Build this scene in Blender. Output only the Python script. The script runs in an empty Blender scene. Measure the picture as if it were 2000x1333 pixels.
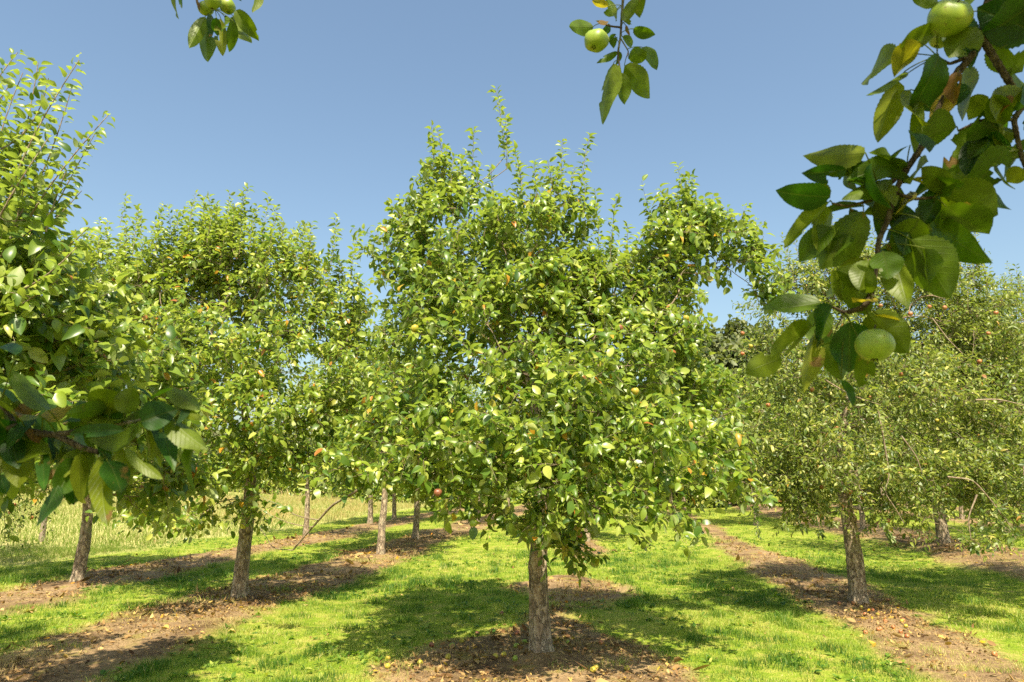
import bpy, math, random
import numpy as np
from mathutils import Vector, noise as mnoise

C = bpy.context.scene.collection
sc = bpy.context.scene
PI = math.pi

# ------------------------------------------------------------------ camera, sky, sun, exposure
H_CAM = 1.7
F = 1333.3            # focal length in pixels of the 2000 px wide photograph
PITCH = math.radians(11.41)
cam_d = bpy.data.cameras.new('camera'); cam = bpy.data.objects.new('camera', cam_d); C.objects.link(cam)
cam.location = (0, 0, H_CAM); cam.rotation_euler = (PI/2 + PITCH, 0, 0)
cam_d.lens = 24.0; cam_d.sensor_width = 36.0; cam_d.clip_start = 0.05; cam_d.clip_end = 3000
cam_d.dof.use_dof = True; cam_d.dof.focus_distance = 7.5; cam_d.dof.aperture_fstop = 9.0
sc.camera = cam

SUN_EL = math.radians(55.0)
SUN_AZ = math.radians(173.0)     # compass-like angle of the sun, from +Y clockwise: behind the camera, a little to the right
sun_dir = np.array([math.sin(SUN_AZ)*math.cos(SUN_EL), math.cos(SUN_AZ)*math.cos(SUN_EL), math.sin(SUN_EL)])
w = bpy.data.worlds.new('World'); sc.world = w; w.use_nodes = True
nt = w.node_tree; nt.nodes.clear()
wo = nt.nodes.new('ShaderNodeOutputWorld'); bg = nt.nodes.new('ShaderNodeBackground'); sky = nt.nodes.new('ShaderNodeTexSky')
sky.sky_type = 'NISHITA'; sky.sun_disc = False; sky.sun_elevation = SUN_EL; sky.sun_rotation = SUN_AZ
sky.air_density = 1.25; sky.dust_density = 3.0; sky.ozone_density = 0.8; sky.altitude = 50
bg.inputs['Strength'].default_value = 0.105
hz = nt.nodes.new('ShaderNodeMix'); hz.data_type = 'RGBA'; hz.blend_type = 'MULTIPLY'; hz.inputs[0].default_value = 1.0; hz.inputs[7].default_value = (0.90, 0.955, 0.93, 1)
nt.links.new(sky.outputs[0], hz.inputs[6]); nt.links.new(hz.outputs[2], bg.inputs['Color']); nt.links.new(bg.outputs[0], wo.inputs[0])
sl = bpy.data.lights.new('sun', 'SUN'); sl.energy = 5.0; sl.angle = math.radians(0.53); sl.color = (1.0, 0.90, 0.68)
so = bpy.data.objects.new('sun', sl); C.objects.link(so)
so.rotation_euler = Vector(sun_dir).to_track_quat('Z', 'Y').to_euler()
sc.view_settings.view_transform = 'Standard'; sc.view_settings.look = 'None'
sc.view_settings.exposure = 1.05; sc.view_settings.gamma = 1.0
sc.render.engine = 'CYCLES'
cy = sc.cycles
cy.max_bounces = 7; cy.diffuse_bounces = 4; cy.glossy_bounces = 2; cy.transmission_bounces = 5; cy.transparent_max_bounces = 4
cy.caustics_reflective = False; cy.caustics_refractive = False
cy.use_denoising = False; cy.denoiser = 'OPENIMAGEDENOISE'; cy.denoising_input_passes = 'RGB_ALBEDO_NORMAL'
cy.sample_clamp_indirect = 6.0

# ------------------------------------------------------------------ maths
cp, sp_ = math.cos(PITCH), math.sin(PITCH)
CX, CY = 1000.0, 666.5
def ray(px, py):
    x = (np.asarray(px, float)-CX)/F; y = -(np.asarray(py, float)-CY)/F
    return np.stack([x, cp - y*sp_ + 0*x, sp_ + y*cp + 0*x], -1)     # scaled so depth along the view axis is 1
def P(px, py, d):
    """world point seen at pixel px,py of the photo at horizontal distance d (world Y)"""
    r = ray(px, py); d = np.asarray(d, float)
    return np.array([0, 0, H_CAM]) + r*(d/r[..., 1])[..., None]
def project(p):
    q = p - np.array([0, 0, H_CAM])
    dep = q[:, 1]*cp + q[:, 2]*sp_; up = -q[:, 1]*sp_ + q[:, 2]*cp
    return CX + F*q[:, 0]/np.maximum(dep, 1e-3), CY - F*up/np.maximum(dep, 1e-3), dep
def nrm(v):
    return v/np.maximum(np.linalg.norm(v, axis=-1, keepdims=True), 1e-9)
def smooth(a, b, x):
    t = np.clip((x-a)/(b-a), 0, 1); return t*t*(3-2*t)
def hash2(ix, iy, s):
    n = (ix.astype(np.int64)*374761393 + iy.astype(np.int64)*668265263 + s*974634777) & 0x7fffffff
    n = (n ^ (n >> 13))*1274126177 & 0x7fffffff
    return ((n ^ (n >> 16)) & 0xffffff)/float(0xffffff)
def vnoise(x, y, s=0):
    x = np.asarray(x, float); y = np.asarray(y, float)
    ix = np.floor(x).astype(np.int64); iy = np.floor(y).astype(np.int64); fx = x-ix; fy = y-iy
    fx = fx*fx*(3-2*fx); fy = fy*fy*(3-2*fy)
    a = hash2(ix, iy, s); b = hash2(ix+1, iy, s); c = hash2(ix, iy+1, s); d = hash2(ix+1, iy+1, s)
    return (a*(1-fx)+b*fx)*(1-fy) + (c*(1-fx)+d*fx)*fy
def fbm(x, y, s=0, o=4):
    r = 0; a = 0.5
    for k in range(o):
        r = r + a*(vnoise(x*2**k, y*2**k, s+k*17)-0.5)*2; a *= 0.5
    return r

# ------------------------------------------------------------------ mesh helpers
def mk_mesh(name, V, faces, attrs=None, smooth_=True):
    """faces: list of (M,k) int arrays"""
    me = bpy.data.meshes.new(name)
    V = np.ascontiguousarray(V, dtype=np.float32)
    me.vertices.add(len(V)); me.vertices.foreach_set('co', V.ravel())
    faces = [f for f in faces if len(f)]
    nl = sum(f.size for f in faces); npoly = sum(len(f) for f in faces)
    me.loops.add(nl); me.polygons.add(npoly)
    me.loops.foreach_set('vertex_index', np.concatenate([f.ravel() for f in faces]).astype(np.int32))
    tot = np.concatenate([np.full(len(f), f.shape[1], np.int32) for f in faces])
    st = np.concatenate([[0], np.cumsum(tot)[:-1]]).astype(np.int32)
    me.polygons.foreach_set('loop_start', st)
    me.polygons.foreach_set('use_smooth', np.full(npoly, smooth_, bool))
    for k, a in (attrs or {}).items():
        at = me.attributes.new(k, 'FLOAT', 'POINT'); at.data.foreach_set('value', np.ascontiguousarray(a, dtype=np.float32))
    me.update(calc_edges=True); me.validate()
    return me
def link(name, me, mat=None, parent=None, loc=None):
    o = bpy.data.objects.new(name, me); C.objects.link(o)
    if mat is not None and len(me.materials) == 0: me.materials.append(mat)
    if parent is not None: o.parent = parent
    if loc is not None: o.location = loc
    return o
def tag(o, label=None, cat=None, group=None, kind=None):
    for k, v in (('label', label), ('category', cat), ('group', group), ('kind', kind)):
        if v: o[k] = v
    return o
def empty(name, loc):
    o = bpy.data.objects.new(name, None); C.objects.link(o); o.location = loc; o.empty_display_size = 0.2
    return o

def tubes(Pt, R, m):
    """Pt (N,K,3), R (N,K) -> verts, quads"""
    N, K, _ = Pt.shape
    T = np.gradient(Pt, axis=1); T = nrm(T)
    ref = np.where(np.abs(T[:, :1, 2:3]) > 0.8, np.array([1.0, 0.2, 0]), np.array([0, 0.1, 1.0]))
    S = nrm(np.cross(T, np.broadcast_to(ref, T.shape))); U = np.cross(S, T)
    a = np.arange(m)*2*PI/m
    V = Pt[:, :, None] + R[:, :, None, None]*(S[:, :, None]*np.cos(a)[:, None] + U[:, :, None]*np.sin(a)[:, None])
    idx = np.arange(N*K*m).reshape(N, K, m); nx = np.roll(idx, -1, axis=2)
    q = np.stack([idx[:, :-1], nx[:, :-1], nx[:, 1:], idx[:, 1:]], -1).reshape(-1, 4)
    return V.reshape(-1, 3), q
class Acc:
    def __init__(s): s.V = []; s.F = {}; s.A = {}; s.n = 0
    def add(s, V, faces, **attrs):
        s.V.append(V)
        for f in faces:
            if len(f): s.F.setdefault(f.shape[1], []).append(f + s.n)
        for k, a in attrs.items(): s.A.setdefault(k, []).append(np.broadcast_to(a, (len(V),)))
        s.n += len(V)
    def mesh(s, name, smooth_=True):
        return mk_mesh(name, np.concatenate(s.V), [np.concatenate(v) for v in s.F.values()],
                       {k: np.concatenate(v) for k, v in s.A.items()}, smooth_)

# leaf templates: columns of (x in half-widths, y along, ) built as rows
def leaf_template(lod):
    if lod == 0:
        v = [(0, 0), (-1, .45), (1, .45), (0, 1)]; f4 = []; f3 = [(0, 3, 1), (0, 2, 3)]
        v = np.array(v, float); return v, [np.array(f3)]
    if lod == 1:
        v = [(0, 0), (-.85, .28), (0, .3), (.85, .28), (-.85, .68), (0, .68), (.85, .68), (0, 1.0)]
        f3 = [(0, 2, 1), (0, 3, 2), (4, 5, 7), (5, 6, 7)]; f4 = [(1, 2, 5, 4), (2, 3, 6, 5)]
        return np.array(v, float), [np.array(f3), np.array(f4)]
    if lod == 2:
        rows = [(.12, .62), (.36, 1.0), (.62, .92), (.84, .55)]
        v = [(-.06, -.3), (.06, -.3), (0, 0)]; f3 = []; f4 = []
        prev = None
        for y, h in rows:
            b = len(v); v += [(-h, y), (0, y), (h, y)]
            if prev is None: f3 += [(2, b+1, b), (2, b+2, b+1)]
            else: f4 += [(prev, prev+1, b+1, b), (prev+1, prev+2, b+2, b+1)]
            prev = b
        t = len(v); v.append((0, 1.0)); f3 += [(prev, prev+1, t), (prev+1, prev+2, t)]
        v += [(-.03, .04), (.03, .04)]; f4.append((0, 1, t+2, t+1))
        return np.array(v, float), [np.array(f3), np.array(f4)]
    if lod == 3:
        ys = np.linspace(0, 1, 27)[1:-1]; v = [(0, 0)]; f3 = []; f4 = []; prev = None
        xs = np.array([-1, -.66, -.33, 0, .33, .66, 1])
        for i, y in enumerate(ys):
            h = (math.sin(PI*y**0.90)**0.58)*(1 + (0.045 if i % 2 else -0.01)); b = len(v)
            for x in xs: v.append((x*h, y + (-.012*abs(x)**2 if i % 2 else 0.006*abs(x))))
            if prev is None:
                for k in range(6): f3.append((0, b+k+1, b+k))
            else:
                for k in range(6): f4.append((prev+k, prev+k+1, b+k+1, b+k))
            prev = b
        t = len(v); v.append((0.05, 1.045))
        for k in range(6): f3.append((prev+k, prev+k+1, t))
        return np.array(v, float), [np.array(f3), np.array(f4)]
TPL = {k: leaf_template(k) for k in range(4)}
def leaf_batch(acc, pos, d, n, L, W, fold, curl, tint, lod, rng):
    """pos,d,n (N,3); L,W,fold,curl,tint (N,)"""
    T, Fs = TPL[lod]; N = len(pos)
    d = nrm(d); n = nrm(n - d*np.sum(n*d, 1, keepdims=True)); s = np.cross(d, n)
    x = T[:, 0][None, :]; y = T[:, 1][None, :]
    z = fold[:, None]*np.abs(x)*W[:, None] - curl[:, None]*np.sign(y)*y*y*L[:, None]
    if lod >= 2:
        ph = rng.random(N)[:, None]*6.28
        z = z + 0.10*W[:, None]*np.abs(x)*np.sin(y*9+ph+2*np.sign(x))
    if lod == 3:
        z = z + 0.16*W[:, None]*np.sin(y*4+ph)*x - 0.25*fold[:, None]*W[:, None]*x*x
    ax = x*W[:, None]*(1-0.12*fold[:, None])
    V = pos[:, None] + d[:, None]*(y*L[:, None])[..., None] + s[:, None]*ax[..., None] + n[:, None]*z[..., None]
    off = (np.arange(N)*len(T))[:, None, None]
    if lod == 3:      # insect bites and torn margins
        fs2 = []
        bx = np.where(rng.random(N) < .5, 1, -1)*rng.uniform(.45, 1.1, N); byy = rng.uniform(.2, .95, N); br_ = np.where(rng.random(N) < .45, rng.uniform(.05, .15, N), 0)
        for f in Fs:
            c = T[f].mean(1); dd_ = np.hypot((c[None, :, 0]-bx[:, None])*.33, c[None, :, 1]-byy[:, None]) > br_[:, None]
            fs2.append((f[None]+off)[dd_])
        acc.add(V.reshape(-1, 3), fs2, tint=np.repeat(tint, len(T)), lu=np.tile(T[:, 0], N), lv=np.tile(T[:, 1], N), lr=0.0); return
    at = dict(tint=np.repeat(tint, len(T)))
    if lod == 3: at.update(lu=np.tile(T[:, 0], N), lv=np.tile(T[:, 1], N), lr=np.repeat(rng.random(N), len(T)))
    acc.add(V.reshape(-1, 3), [(f[None]+off).reshape(-1, f.shape[1]) for f in Fs], **at)

# ------------------------------------------------------------------ materials
def mat(name):
    m = bpy.data.materials.new(name); m.use_nodes = True; t = m.node_tree; t.nodes.clear()
    o = t.nodes.new('ShaderNodeOutputMaterial')
    def n(ty, **kw):
        x = t.nodes.new('ShaderNode'+ty)
        for k, v in kw.items():
            if k.startswith('i_'): x.inputs[int(k[2:]) if k[2:].isdigit() else k[2:].replace('_', ' ')].default_value = v
            else: setattr(x, k, v)
        return x
    return m, t, o, n, t.links.new
def ramp(n, stops, mode='LINEAR'):
    r = n('ValToRGB'); e = r.color_ramp.elements; r.color_ramp.interpolation = mode
    e[0].position = stops[0][0]; e[0].color = (*stops[0][1], 1); e[1].position = stops[-1][0]; e[1].color = (*stops[-1][1], 1)
    for p, c in stops[1:-1]: x = e.new(p); x.color = (*c, 1)
    return r
def leaf_mat(name, stops, under, rough=0.36, trans=0.27, tcol=1.6, veins=False, spec=0.5, ucol=(0.34, 0.38, 0.18)):
    m, t, o, n, L = mat(name)
    a = n('Attribute', attribute_name='tint'); r = ramp(n, stops); L(a.outputs['Fac'], r.inputs[0])
    col = r.outputs[0]
    geo = n('NewGeometry')
    mu = n('Mix', data_type='RGBA', blend_type='MIX'); mu.inputs[0].default_value = under
    L(col, mu.inputs[6]); mu.inputs[7].default_value = (*ucol, 1)
    mb = n('Mix', data_type='RGBA'); L(geo.outputs['Backfacing'], mb.inputs[0]); L(col, mb.inputs[6]); L(mu.outputs[2], mb.inputs[7])
    base = mb.outputs[2]
    pr = n('BsdfPrincipled'); pr.inputs['Roughness'].default_value = rough; pr.inputs['Specular IOR Level'].default_value = spec
    if veins:
        lu = n('Attribute', attribute_name='lu'); lv = n('Attribute', attribute_name='lv'); lr = n('Attribute', attribute_name='lr')
        ab = n('Math', operation='ABSOLUTE'); L(lu.outputs['Fac'], ab.inputs[0])
        mid = n('MapRange', interpolation_type='SMOOTHSTEP'); L(ab.outputs[0], mid.inputs[0])
        mid.inputs[1].default_value = 0.015; mid.inputs[2].default_value = 0.07; mid.inputs[3].default_value = 1; mid.inputs[4].default_value = 0
        # side veins: lines slanting forward from the midrib
        s1 = n('Math', operation='MULTIPLY'); L(ab.outputs[0], s1.inputs[0]); s1.inputs[1].default_value = -0.32
        s2 = n('Math', operation='ADD'); L(s1.outputs[0], s2.inputs[0]); L(lv.outputs['Fac'], s2.inputs[1])
        s3 = n('Math', operation='MULTIPLY'); L(s2.outputs[0], s3.inputs[0]); s3.inputs[1].default_value = 8.5
        s4 = n('Math', operation='PINGPONG'); L(s3.outputs[0], s4.inputs[0]); s4.inputs[1].default_value = 0.5
        sv = n('MapRange', interpolation_type='SMOOTHSTEP'); L(s4.outputs[0], sv.inputs[0])
        sv.inputs[1].default_value = 0.0; sv.inputs[2].default_value = 0.10; sv.inputs[3].default_value = 0.45; sv.inputs[4].default_value = 0
        mx = n('Math', operation='MAXIMUM'); L(mid.outputs[0], mx.inputs[0]); L(sv.outputs[0], mx.inputs[1])
        vm = n('Mix', data_type='RGBA'); f = n('Math', operation='MULTIPLY'); L(mx.outputs[0], f.inputs[0]); f.inputs[1].default_value = 0.42
        L(f.outputs[0], vm.inputs[0]); L(base, vm.inputs[6]); vm.inputs[7].default_value = (0.12, 0.15, 0.03, 1)
        # blotches and scorched patches
        tc = n('TexCoord'); nz = n('TexNoise'); nz.inputs['Scale'].default_value = 45; nz.inputs['Detail'].default_value = 4; L(tc.outputs['Object'], nz.inputs['Vector'])
        br = n('MapRange'); L(nz.outputs[0], br.inputs[0]); br.inputs[1].default_value = .3; br.inputs[2].default_value = .7; br.inputs[3].default_value = .75; br.inputs[4].default_value = 1.25
        mm = n('Mix', data_type='RGBA', blend_type='MULTIPLY'); mm.inputs[0].default_value = 1; L(vm.outputs[2], mm.inputs[6]); L(br.outputs[0], mm.inputs[7])
        nz2 = n('TexNoise'); nz2.inputs['Scale'].default_value = 16; nz2.inputs['Detail'].default_value = 5; L(tc.outputs['Object'], nz2.inputs['Vector'])
        sc2 = n('MapRange', interpolation_type='SMOOTHSTEP'); L(nz2.outputs[0], sc2.inputs[0]); sc2.inputs[1].default_value = .66; sc2.inputs[2].default_value = .70
        bm = n('Mix', data_type='RGBA'); L(sc2.outputs[0], bm.inputs[0]); L(mm.outputs[2], bm.inputs[6]); bm.inputs[7].default_value = (0.22, 0.13, 0.05, 1)
        base = bm.outputs[2]
        bu = n('Bump'); bu.inputs['Strength'].default_value = 0.35; bu.inputs['Distance'].default_value = 0.002; bu.invert = True
        L(mx.outputs[0], bu.inputs['Height']); L(bu.outputs[0], pr.inputs['Normal'])
    L(base, pr.inputs['Base Color'])
    tr = n('BsdfTranslucent')
    tm = n('Mix', data_type='RGBA', blend_type='MULTIPLY'); tm.inputs[0].default_value = 1; L(base, tm.inputs[6]); tm.inputs[7].default_value = (tcol*1.15, tcol*1.25, tcol*0.35, 1)
    L(tm.outputs[2], tr.inputs['Color'])
    ms = n('MixShader'); ms.inputs[0].default_value = trans; L(pr.outputs[0], ms.inputs[1]); L(tr.outputs[0], ms.inputs[2]); L(ms.outputs[0], o.inputs[0])
    return m
G_STOPS = [(0, (0.042, 0.098, 0.012)), (.3, (0.100, 0.172, 0.017)), (.6, (0.215, 0.282, 0.030)), (.88, (0.41, 0.43, 0.090)),
           (.93, (0.30, 0.27, 0.03)), (.97, (0.48, 0.25, 0.02)), (1, (0.30, 0.10, 0.03))]
M_leaf = leaf_mat('apple_leaf', G_STOPS, 0.6, spec=.5, trans=.30)
G2 = [(0, (0.045, 0.085, 0.010)), (.3, (0.095, 0.145, 0.018)), (.6, (0.20, 0.235, 0.035)), (.88, (0.42, 0.40, 0.10)),
      (.95, (0.30, 0.26, 0.05)), (.98, (0.40, 0.22, 0.05)), (1, (0.28, 0.12, 0.05))]
M_leaf_small = leaf_mat('small_grey_green_leaf', G2, 0.6, rough=0.45)
G3 = [(0, (0.045, 0.060, 0.020)), (.5, (0.10, 0.125, 0.040)), (1, (0.19, 0.20, 0.075))]
M_leaf_far = leaf_mat('oak_leaf', G3, 0.3, rough=0.6, trans=0.2, tcol=1.2)
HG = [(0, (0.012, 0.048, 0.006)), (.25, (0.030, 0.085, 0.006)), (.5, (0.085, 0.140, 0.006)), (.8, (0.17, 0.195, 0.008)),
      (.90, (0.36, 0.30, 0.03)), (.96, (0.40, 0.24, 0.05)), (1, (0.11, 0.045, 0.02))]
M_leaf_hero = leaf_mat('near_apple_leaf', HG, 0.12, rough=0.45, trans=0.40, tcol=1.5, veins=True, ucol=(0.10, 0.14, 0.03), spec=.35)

def bark_mat(name, c1, c2, c3, scale=1.0, bump=0.6):
    m, t, o, n, L = mat(name)
    tc = n('TexCoord'); mp = n('Mapping'); mp.inputs['Scale'].default_value = (scale*9, scale*9, scale*4.6); L(tc.outputs['Object'], mp.inputs[0])
    nz = n('TexNoise'); nz.inputs['Scale'].default_value = 2.2; nz.inputs['Detail'].default_value = 8; nz.inputs['Roughness'].default_value = .7; L(mp.outputs[0], nz.inputs['Vector'])
    vo = n('TexVoronoi', feature='DISTANCE_TO_EDGE'); vo.inputs['Scale'].default_value = 3.2
    wv = n('Mix', data_type='RGBA'); wv.inputs[0].default_value = 0.6; L(mp.outputs[0], wv.inputs[6]); L(nz.outputs['Color'], wv.inputs[7]); L(wv.outputs[2], vo.inputs['Vector'])
    r = ramp(n, [(.30, c1), (.46, c2), (.62, c3), (.75, tuple(min(1, x*1.25) for x in c3))]); L(nz.outputs[0], r.inputs[0])
    cr = n('MapRange', interpolation_type='SMOOTHSTEP'); L(vo.outputs[0], cr.inputs[0]); cr.inputs[1].default_value = 0.0; cr.inputs[2].default_value = 0.13; cr.inputs[3].default_value = .35; cr.inputs[4].default_value = 1
    mm = n('Mix', data_type='RGBA', blend_type='MULTIPLY'); mm.inputs[0].default_value = 0.8; L(r.outputs[0], mm.inputs[6]); L(cr.outputs[0], mm.inputs[7])
    nm = n('TexNoise'); nm.inputs['Scale'].default_value = 7; nm.inputs['Detail'].default_value = 3; L(tc.outputs['Object'], nm.inputs['Vector'])
    ml = n('MapRange', interpolation_type='SMOOTHSTEP'); L(nm.outputs[0], ml.inputs[0]); ml.inputs[1].default_value = .56; ml.inputs[2].default_value = .68; ml.inputs[4].default_value = .6
    mg = n('Mix', data_type='RGBA'); L(ml.outputs[0], mg.inputs[0]); L(mm.outputs[2], mg.inputs[6]); mg.inputs[7].default_value = (0.34, 0.31, 0.20, 1)
    pr = n('BsdfPrincipled'); pr.inputs['Roughness'].default_value = 0.9; pr.inputs['Specular IOR Level'].default_value = .2; L(mg.outputs[2], pr.inputs['Base Color'])
    ad = n('Math', operation='MULTIPLY_ADD'); L(cr.outputs[0], ad.inputs[0]); ad.inputs[1].default_value = .6; L(nz.outputs[0], ad.inputs[2])
    bu = n('Bump'); bu.inputs['Strength'].default_value = bump; bu.inputs['Distance'].default_value = 0.015; L(ad.outputs[0], bu.inputs['Height']); L(bu.outputs[0], pr.inputs['Normal'])
    L(pr.outputs[0], o.inputs[0]); return m
M_bark = bark_mat('apple_bark', (0.12, 0.08, 0.05), (0.33, 0.25, 0.175), (0.50, 0.41, 0.30), 1.0, 0.9)
M_twig = bark_mat('twig_bark', (0.14, 0.09, 0.06), (0.26, 0.19, 0.13), (0.36, 0.28, 0.20), 3.0, 0.3)
M_twig_dark = bark_mat('near_twig_bark', (0.05, 0.035, 0.025), (0.11, 0.08, 0.055), (0.17, 0.13, 0.09), 6.0, 0.7)

def apple_mat(name, c1, c2, blush, amount):
    m, t, o, n, L = mat(name)
    tc = n('TexCoord'); nz = n('TexNoise'); nz.inputs['Scale'].default_value = 1.6; nz.inputs['Detail'].default_value = 4; L(tc.outputs['Object'], nz.inputs['Vector'])
    r = ramp(n, [(.35, c1), (.65, c2)]); L(nz.outputs[0], r.inputs[0])
    n2 = n('TexNoise'); n2.inputs['Scale'].default_value = 1.1; n2.inputs['Detail'].default_value = 1; L(tc.outputs['Object'], n2.inputs['Vector'])
    bl = n('MapRange', interpolation_type='SMOOTHSTEP'); L(n2.outputs[0], bl.inputs[0]); bl.inputs[1].default_value = .62-.3*amount; bl.inputs[2].default_value = .72
    bl.inputs[4].default_value = min(1, amount*1.6)
    mb = n('Mix', data_type='RGBA'); L(bl.outputs[0], mb.inputs[0]); L(r.outputs[0], mb.inputs[6]); mb.inputs[7].default_value = (*blush, 1)
    v = n('TexVoronoi'); v.inputs['Scale'].default_value = 9; L(tc.outputs['Object'], v.inputs['Vector'])
    dv = n('MapRange'); L(v.outputs[0], dv.inputs[0]); dv.inputs[1].default_value = .12; dv.inputs[2].default_value = .2; dv.inputs[3].default_value = .25; dv.inputs[4].default_value = 0
    md = n('Mix', data_type='RGBA'); L(dv.outputs[0], md.inputs[0]); L(mb.outputs[2], md.inputs[6]); md.inputs[7].default_value = (0.5, 0.5, 0.25, 1)
    n3 = n('TexNoise'); n3.inputs['Scale'].default_value = 3.1; n3.inputs['Detail'].default_value = 7; n3.inputs['Roughness'].default_value = .65; L(tc.outputs['Object'], n3.inputs['Vector'])
    sb = n('MapRange', interpolation_type='SMOOTHSTEP'); L(n3.outputs[0], sb.inputs[0]); sb.inputs[1].default_value = .60; sb.inputs[2].default_value = .66; sb.inputs[4].default_value = .75
    mk = n('Mix', data_type='RGBA'); L(sb.outputs[0], mk.inputs[0]); L(md.outputs[2], mk.inputs[6]); mk.inputs[7].default_value = (0.13, 0.085, 0.03, 1)
    pr = n('BsdfPrincipled'); pr.inputs['Roughness'].default_value = 0.42; L(mk.outputs[2], pr.inputs['Base Color'])
    pr.inputs['Subsurface Weight'].default_value = 0.0
    L(pr.outputs[0], o.inputs[0]); return m
M_apple_green = apple_mat('green_apple_skin', (0.20, 0.29, 0.025), (0.28, 0.35, 0.04), (0.42, 0.28, 0.08), 0.15)
M_apple_yellow = apple_mat('yellow_apple_skin', (0.36, 0.33, 0.03), (0.46, 0.36, 0.05), (0.40, 0.15, 0.03), 0.3)
M_apple_red = apple_mat('red_apple_skin', (0.36, 0.17, 0.05), (0.46, 0.24, 0.09), (0.36, 0.09, 0.04), 0.8)
M_apple_brown = apple_mat('rotten_apple_skin', (0.20, 0.07, 0.035), (0.32, 0.12, 0.06), (0.15, 0.05, 0.03), 0.5)

# ------------------------------------------------------------------ rows, ground height and soil mask
def gz0(x, y, u):
    z = 0.30*smooth(5.6, 9.2, u) + 0.075*np.maximum(0, -u-12.0)
    z = np.minimum(z, 5.0) if not np.isscalar(z) else min(z, 5.0)
    return z
ANG = math.atan2(1188-1000, F*cp+0)      # direction of the planting rows
rd = np.array([math.sin(ANG), math.cos(ANG)]); rp = np.array([rd[1], -rd[0]])
def ground_px(px, py):
    r = ray(px, py); z = 0.0
    for _ in range(30):
        t = (z-H_CAM)/r[2]; x, y = r[0]*t, r[1]*t
        z = 0.5*z + 0.5*float(gz0(x, y, x*rp[0]+y*rp[1]))
    return np.array([x, y, z])
B_main = ground_px(1058, 1283); B_L1 = ground_px(467, 1178); B_L2 = ground_px(150, 1145); B_R1 = ground_px(1677, 1188)
B_R2 = np.array([10.05, 16.5, 0.3])
B_a = ground_px(743, 1088); B_b = ground_px(811, 1060); B_c = ground_px(723, 1026); B_d = ground_px(770, 1018); B_e = ground_px(597, 1049)
U = lambda b: float(b[0]*rp[0]+b[1]*rp[1])
V_ = lambda b: float(b[0]*rd[0]+b[1]*rd[1])
print('bases', B_main, B_L1, B_L2, B_R1, B_R2, B_a, B_b, B_c, B_d, B_e, 'u', [round(U(b), 2) for b in (B_main, B_L1, B_L2, B_R1, B_R2, B_a, B_b, B_c, B_d, B_e)])
uM, uL1, uL2, uR1, uR2 = U(B_main), U(B_L1), U(B_L2), U(B_R1), U(B_R2)
ROWS = [(uM, 0.80), (uL1, 0.95), (uL2, 0.85), (uR1, 0.78), (uR2, 0.9), (uR2+4.2, 0.9), (uR2+8.4, .9), (uR2+12.6, .9)]
TREE_SPOTS = [B_main, B_L1, B_L2, B_R1, B_R2, B_a, B_b, B_c, B_d, B_e]
def bare_mask(x, y):
    """1 on bare soil, 0 on turf"""
    u = x*rp[0]+y*rp[1]; v = x*rd[0]+y*rd[1]
    nz = fbm(x*0.6, y*0.6, 3, 4)*0.8 + fbm(x*2.6, y*2.6, 9, 3)*0.45
    best = np.full(np.shape(x), -9.0)
    for i, (ur, hw) in enumerate(ROWS):
        h = hw*np.ones_like(u)
        if i == 0: h = 0.14 + 1.35*np.exp(-((v-V_(B_main)+0.7)/2.3)**2) + 0.80*np.exp(-((v-11.2)/1.2)**2) + .40*np.exp(-((v-18)/3)**2)
        if i == 3: h = 0.62 + 0.2*np.exp(-((v-V_(B_R1)+.3)/2.5)**2)
        best = np.maximum(best, h - np.abs(u-ur))
    m = smooth(-0.12, 0.30, best + nz*0.6)
    if True:
        dec = smooth(45, 60, y); m = m*(1-dec)
    return m
def ground_z(x, y):
    x = np.asarray(x, float); y = np.asarray(y, float)
    u = x*rp[0]+y*rp[1]
    z = gz0(x, y, u)
    b = bare_mask(x, y)
    z = z + 0.035*fbm(x*0.35, y*0.35, 21, 3) + 0.012*fbm(x*3, y*3, 5, 3)*(0.35+b) + 0.03*b
    for B in TREE_SPOTS:
        r2 = (x-B[0])**2+(y-B[1])**2
        z = z + 0.05*np.exp(-r2/0.12)
    r2 = (x-1.6)**2/0.5+(y-11.2)**2/0.15
    return z - 0.07*np.exp(-r2)

def axis(fine, lo, hi, flo, fhi, grow=1.12):
    a = [flo]
    while a[-1] < fhi: a.append(a[-1]+fine)
    s = fine
    while a[-1] < hi: s *= grow; a.append(a[-1]+s)
    b = []; s = fine; c = flo
    while c > lo: s *= grow; c -= s; b.append(c)
    return np.array(b[::-1]+a)
gx = axis(0.055, -900, 900, -9, 9.5, 1.06); gy = axis(0.055, -60, 1400, 5.2, 16, 1.03)
X, Y = np.meshgrid(gx, gy); Z = ground_z(X, Y)
idx = np.arange(X.size).reshape(X.shape)
q = np.stack([idx[:-1, :-1], idx[:-1, 1:], idx[1:, 1:], idx[1:, :-1]], -1).reshape(-1, 4)
UU = X*rp[0]+Y*rp[1]
meadow = smooth(-12.2, -11.2, -(-UU) - 0 if False else -1e9*np.ones_like(UU)) if False else smooth(0, 1.2, -(UU-uL2)-2.3 + 0.8*fbm(X*.4, Y*.4, 77, 2))
g_me = mk_mesh('ground', np.stack([X.ravel(), Y.ravel(), Z.ravel()], -1), [q], dict(bare=bare_mask(X, Y).ravel(), meadow=meadow.ravel()))
print('ground', X.shape)
m, t, o, n, L = mat('orchard_floor')
tc = n('TexCoord')
def noise_(s, d=6, r=.6):
    x = n('TexNoise'); x.inputs['Scale'].default_value = s; x.inputs['Detail'].default_value = d; x.inputs['Roughness'].default_value = r; L(tc.outputs['Object'], x.inputs['Vector']); return x
ba = n('Attribute', attribute_name='bare'); me_a = n('Attribute', attribute_name='meadow')
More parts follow.
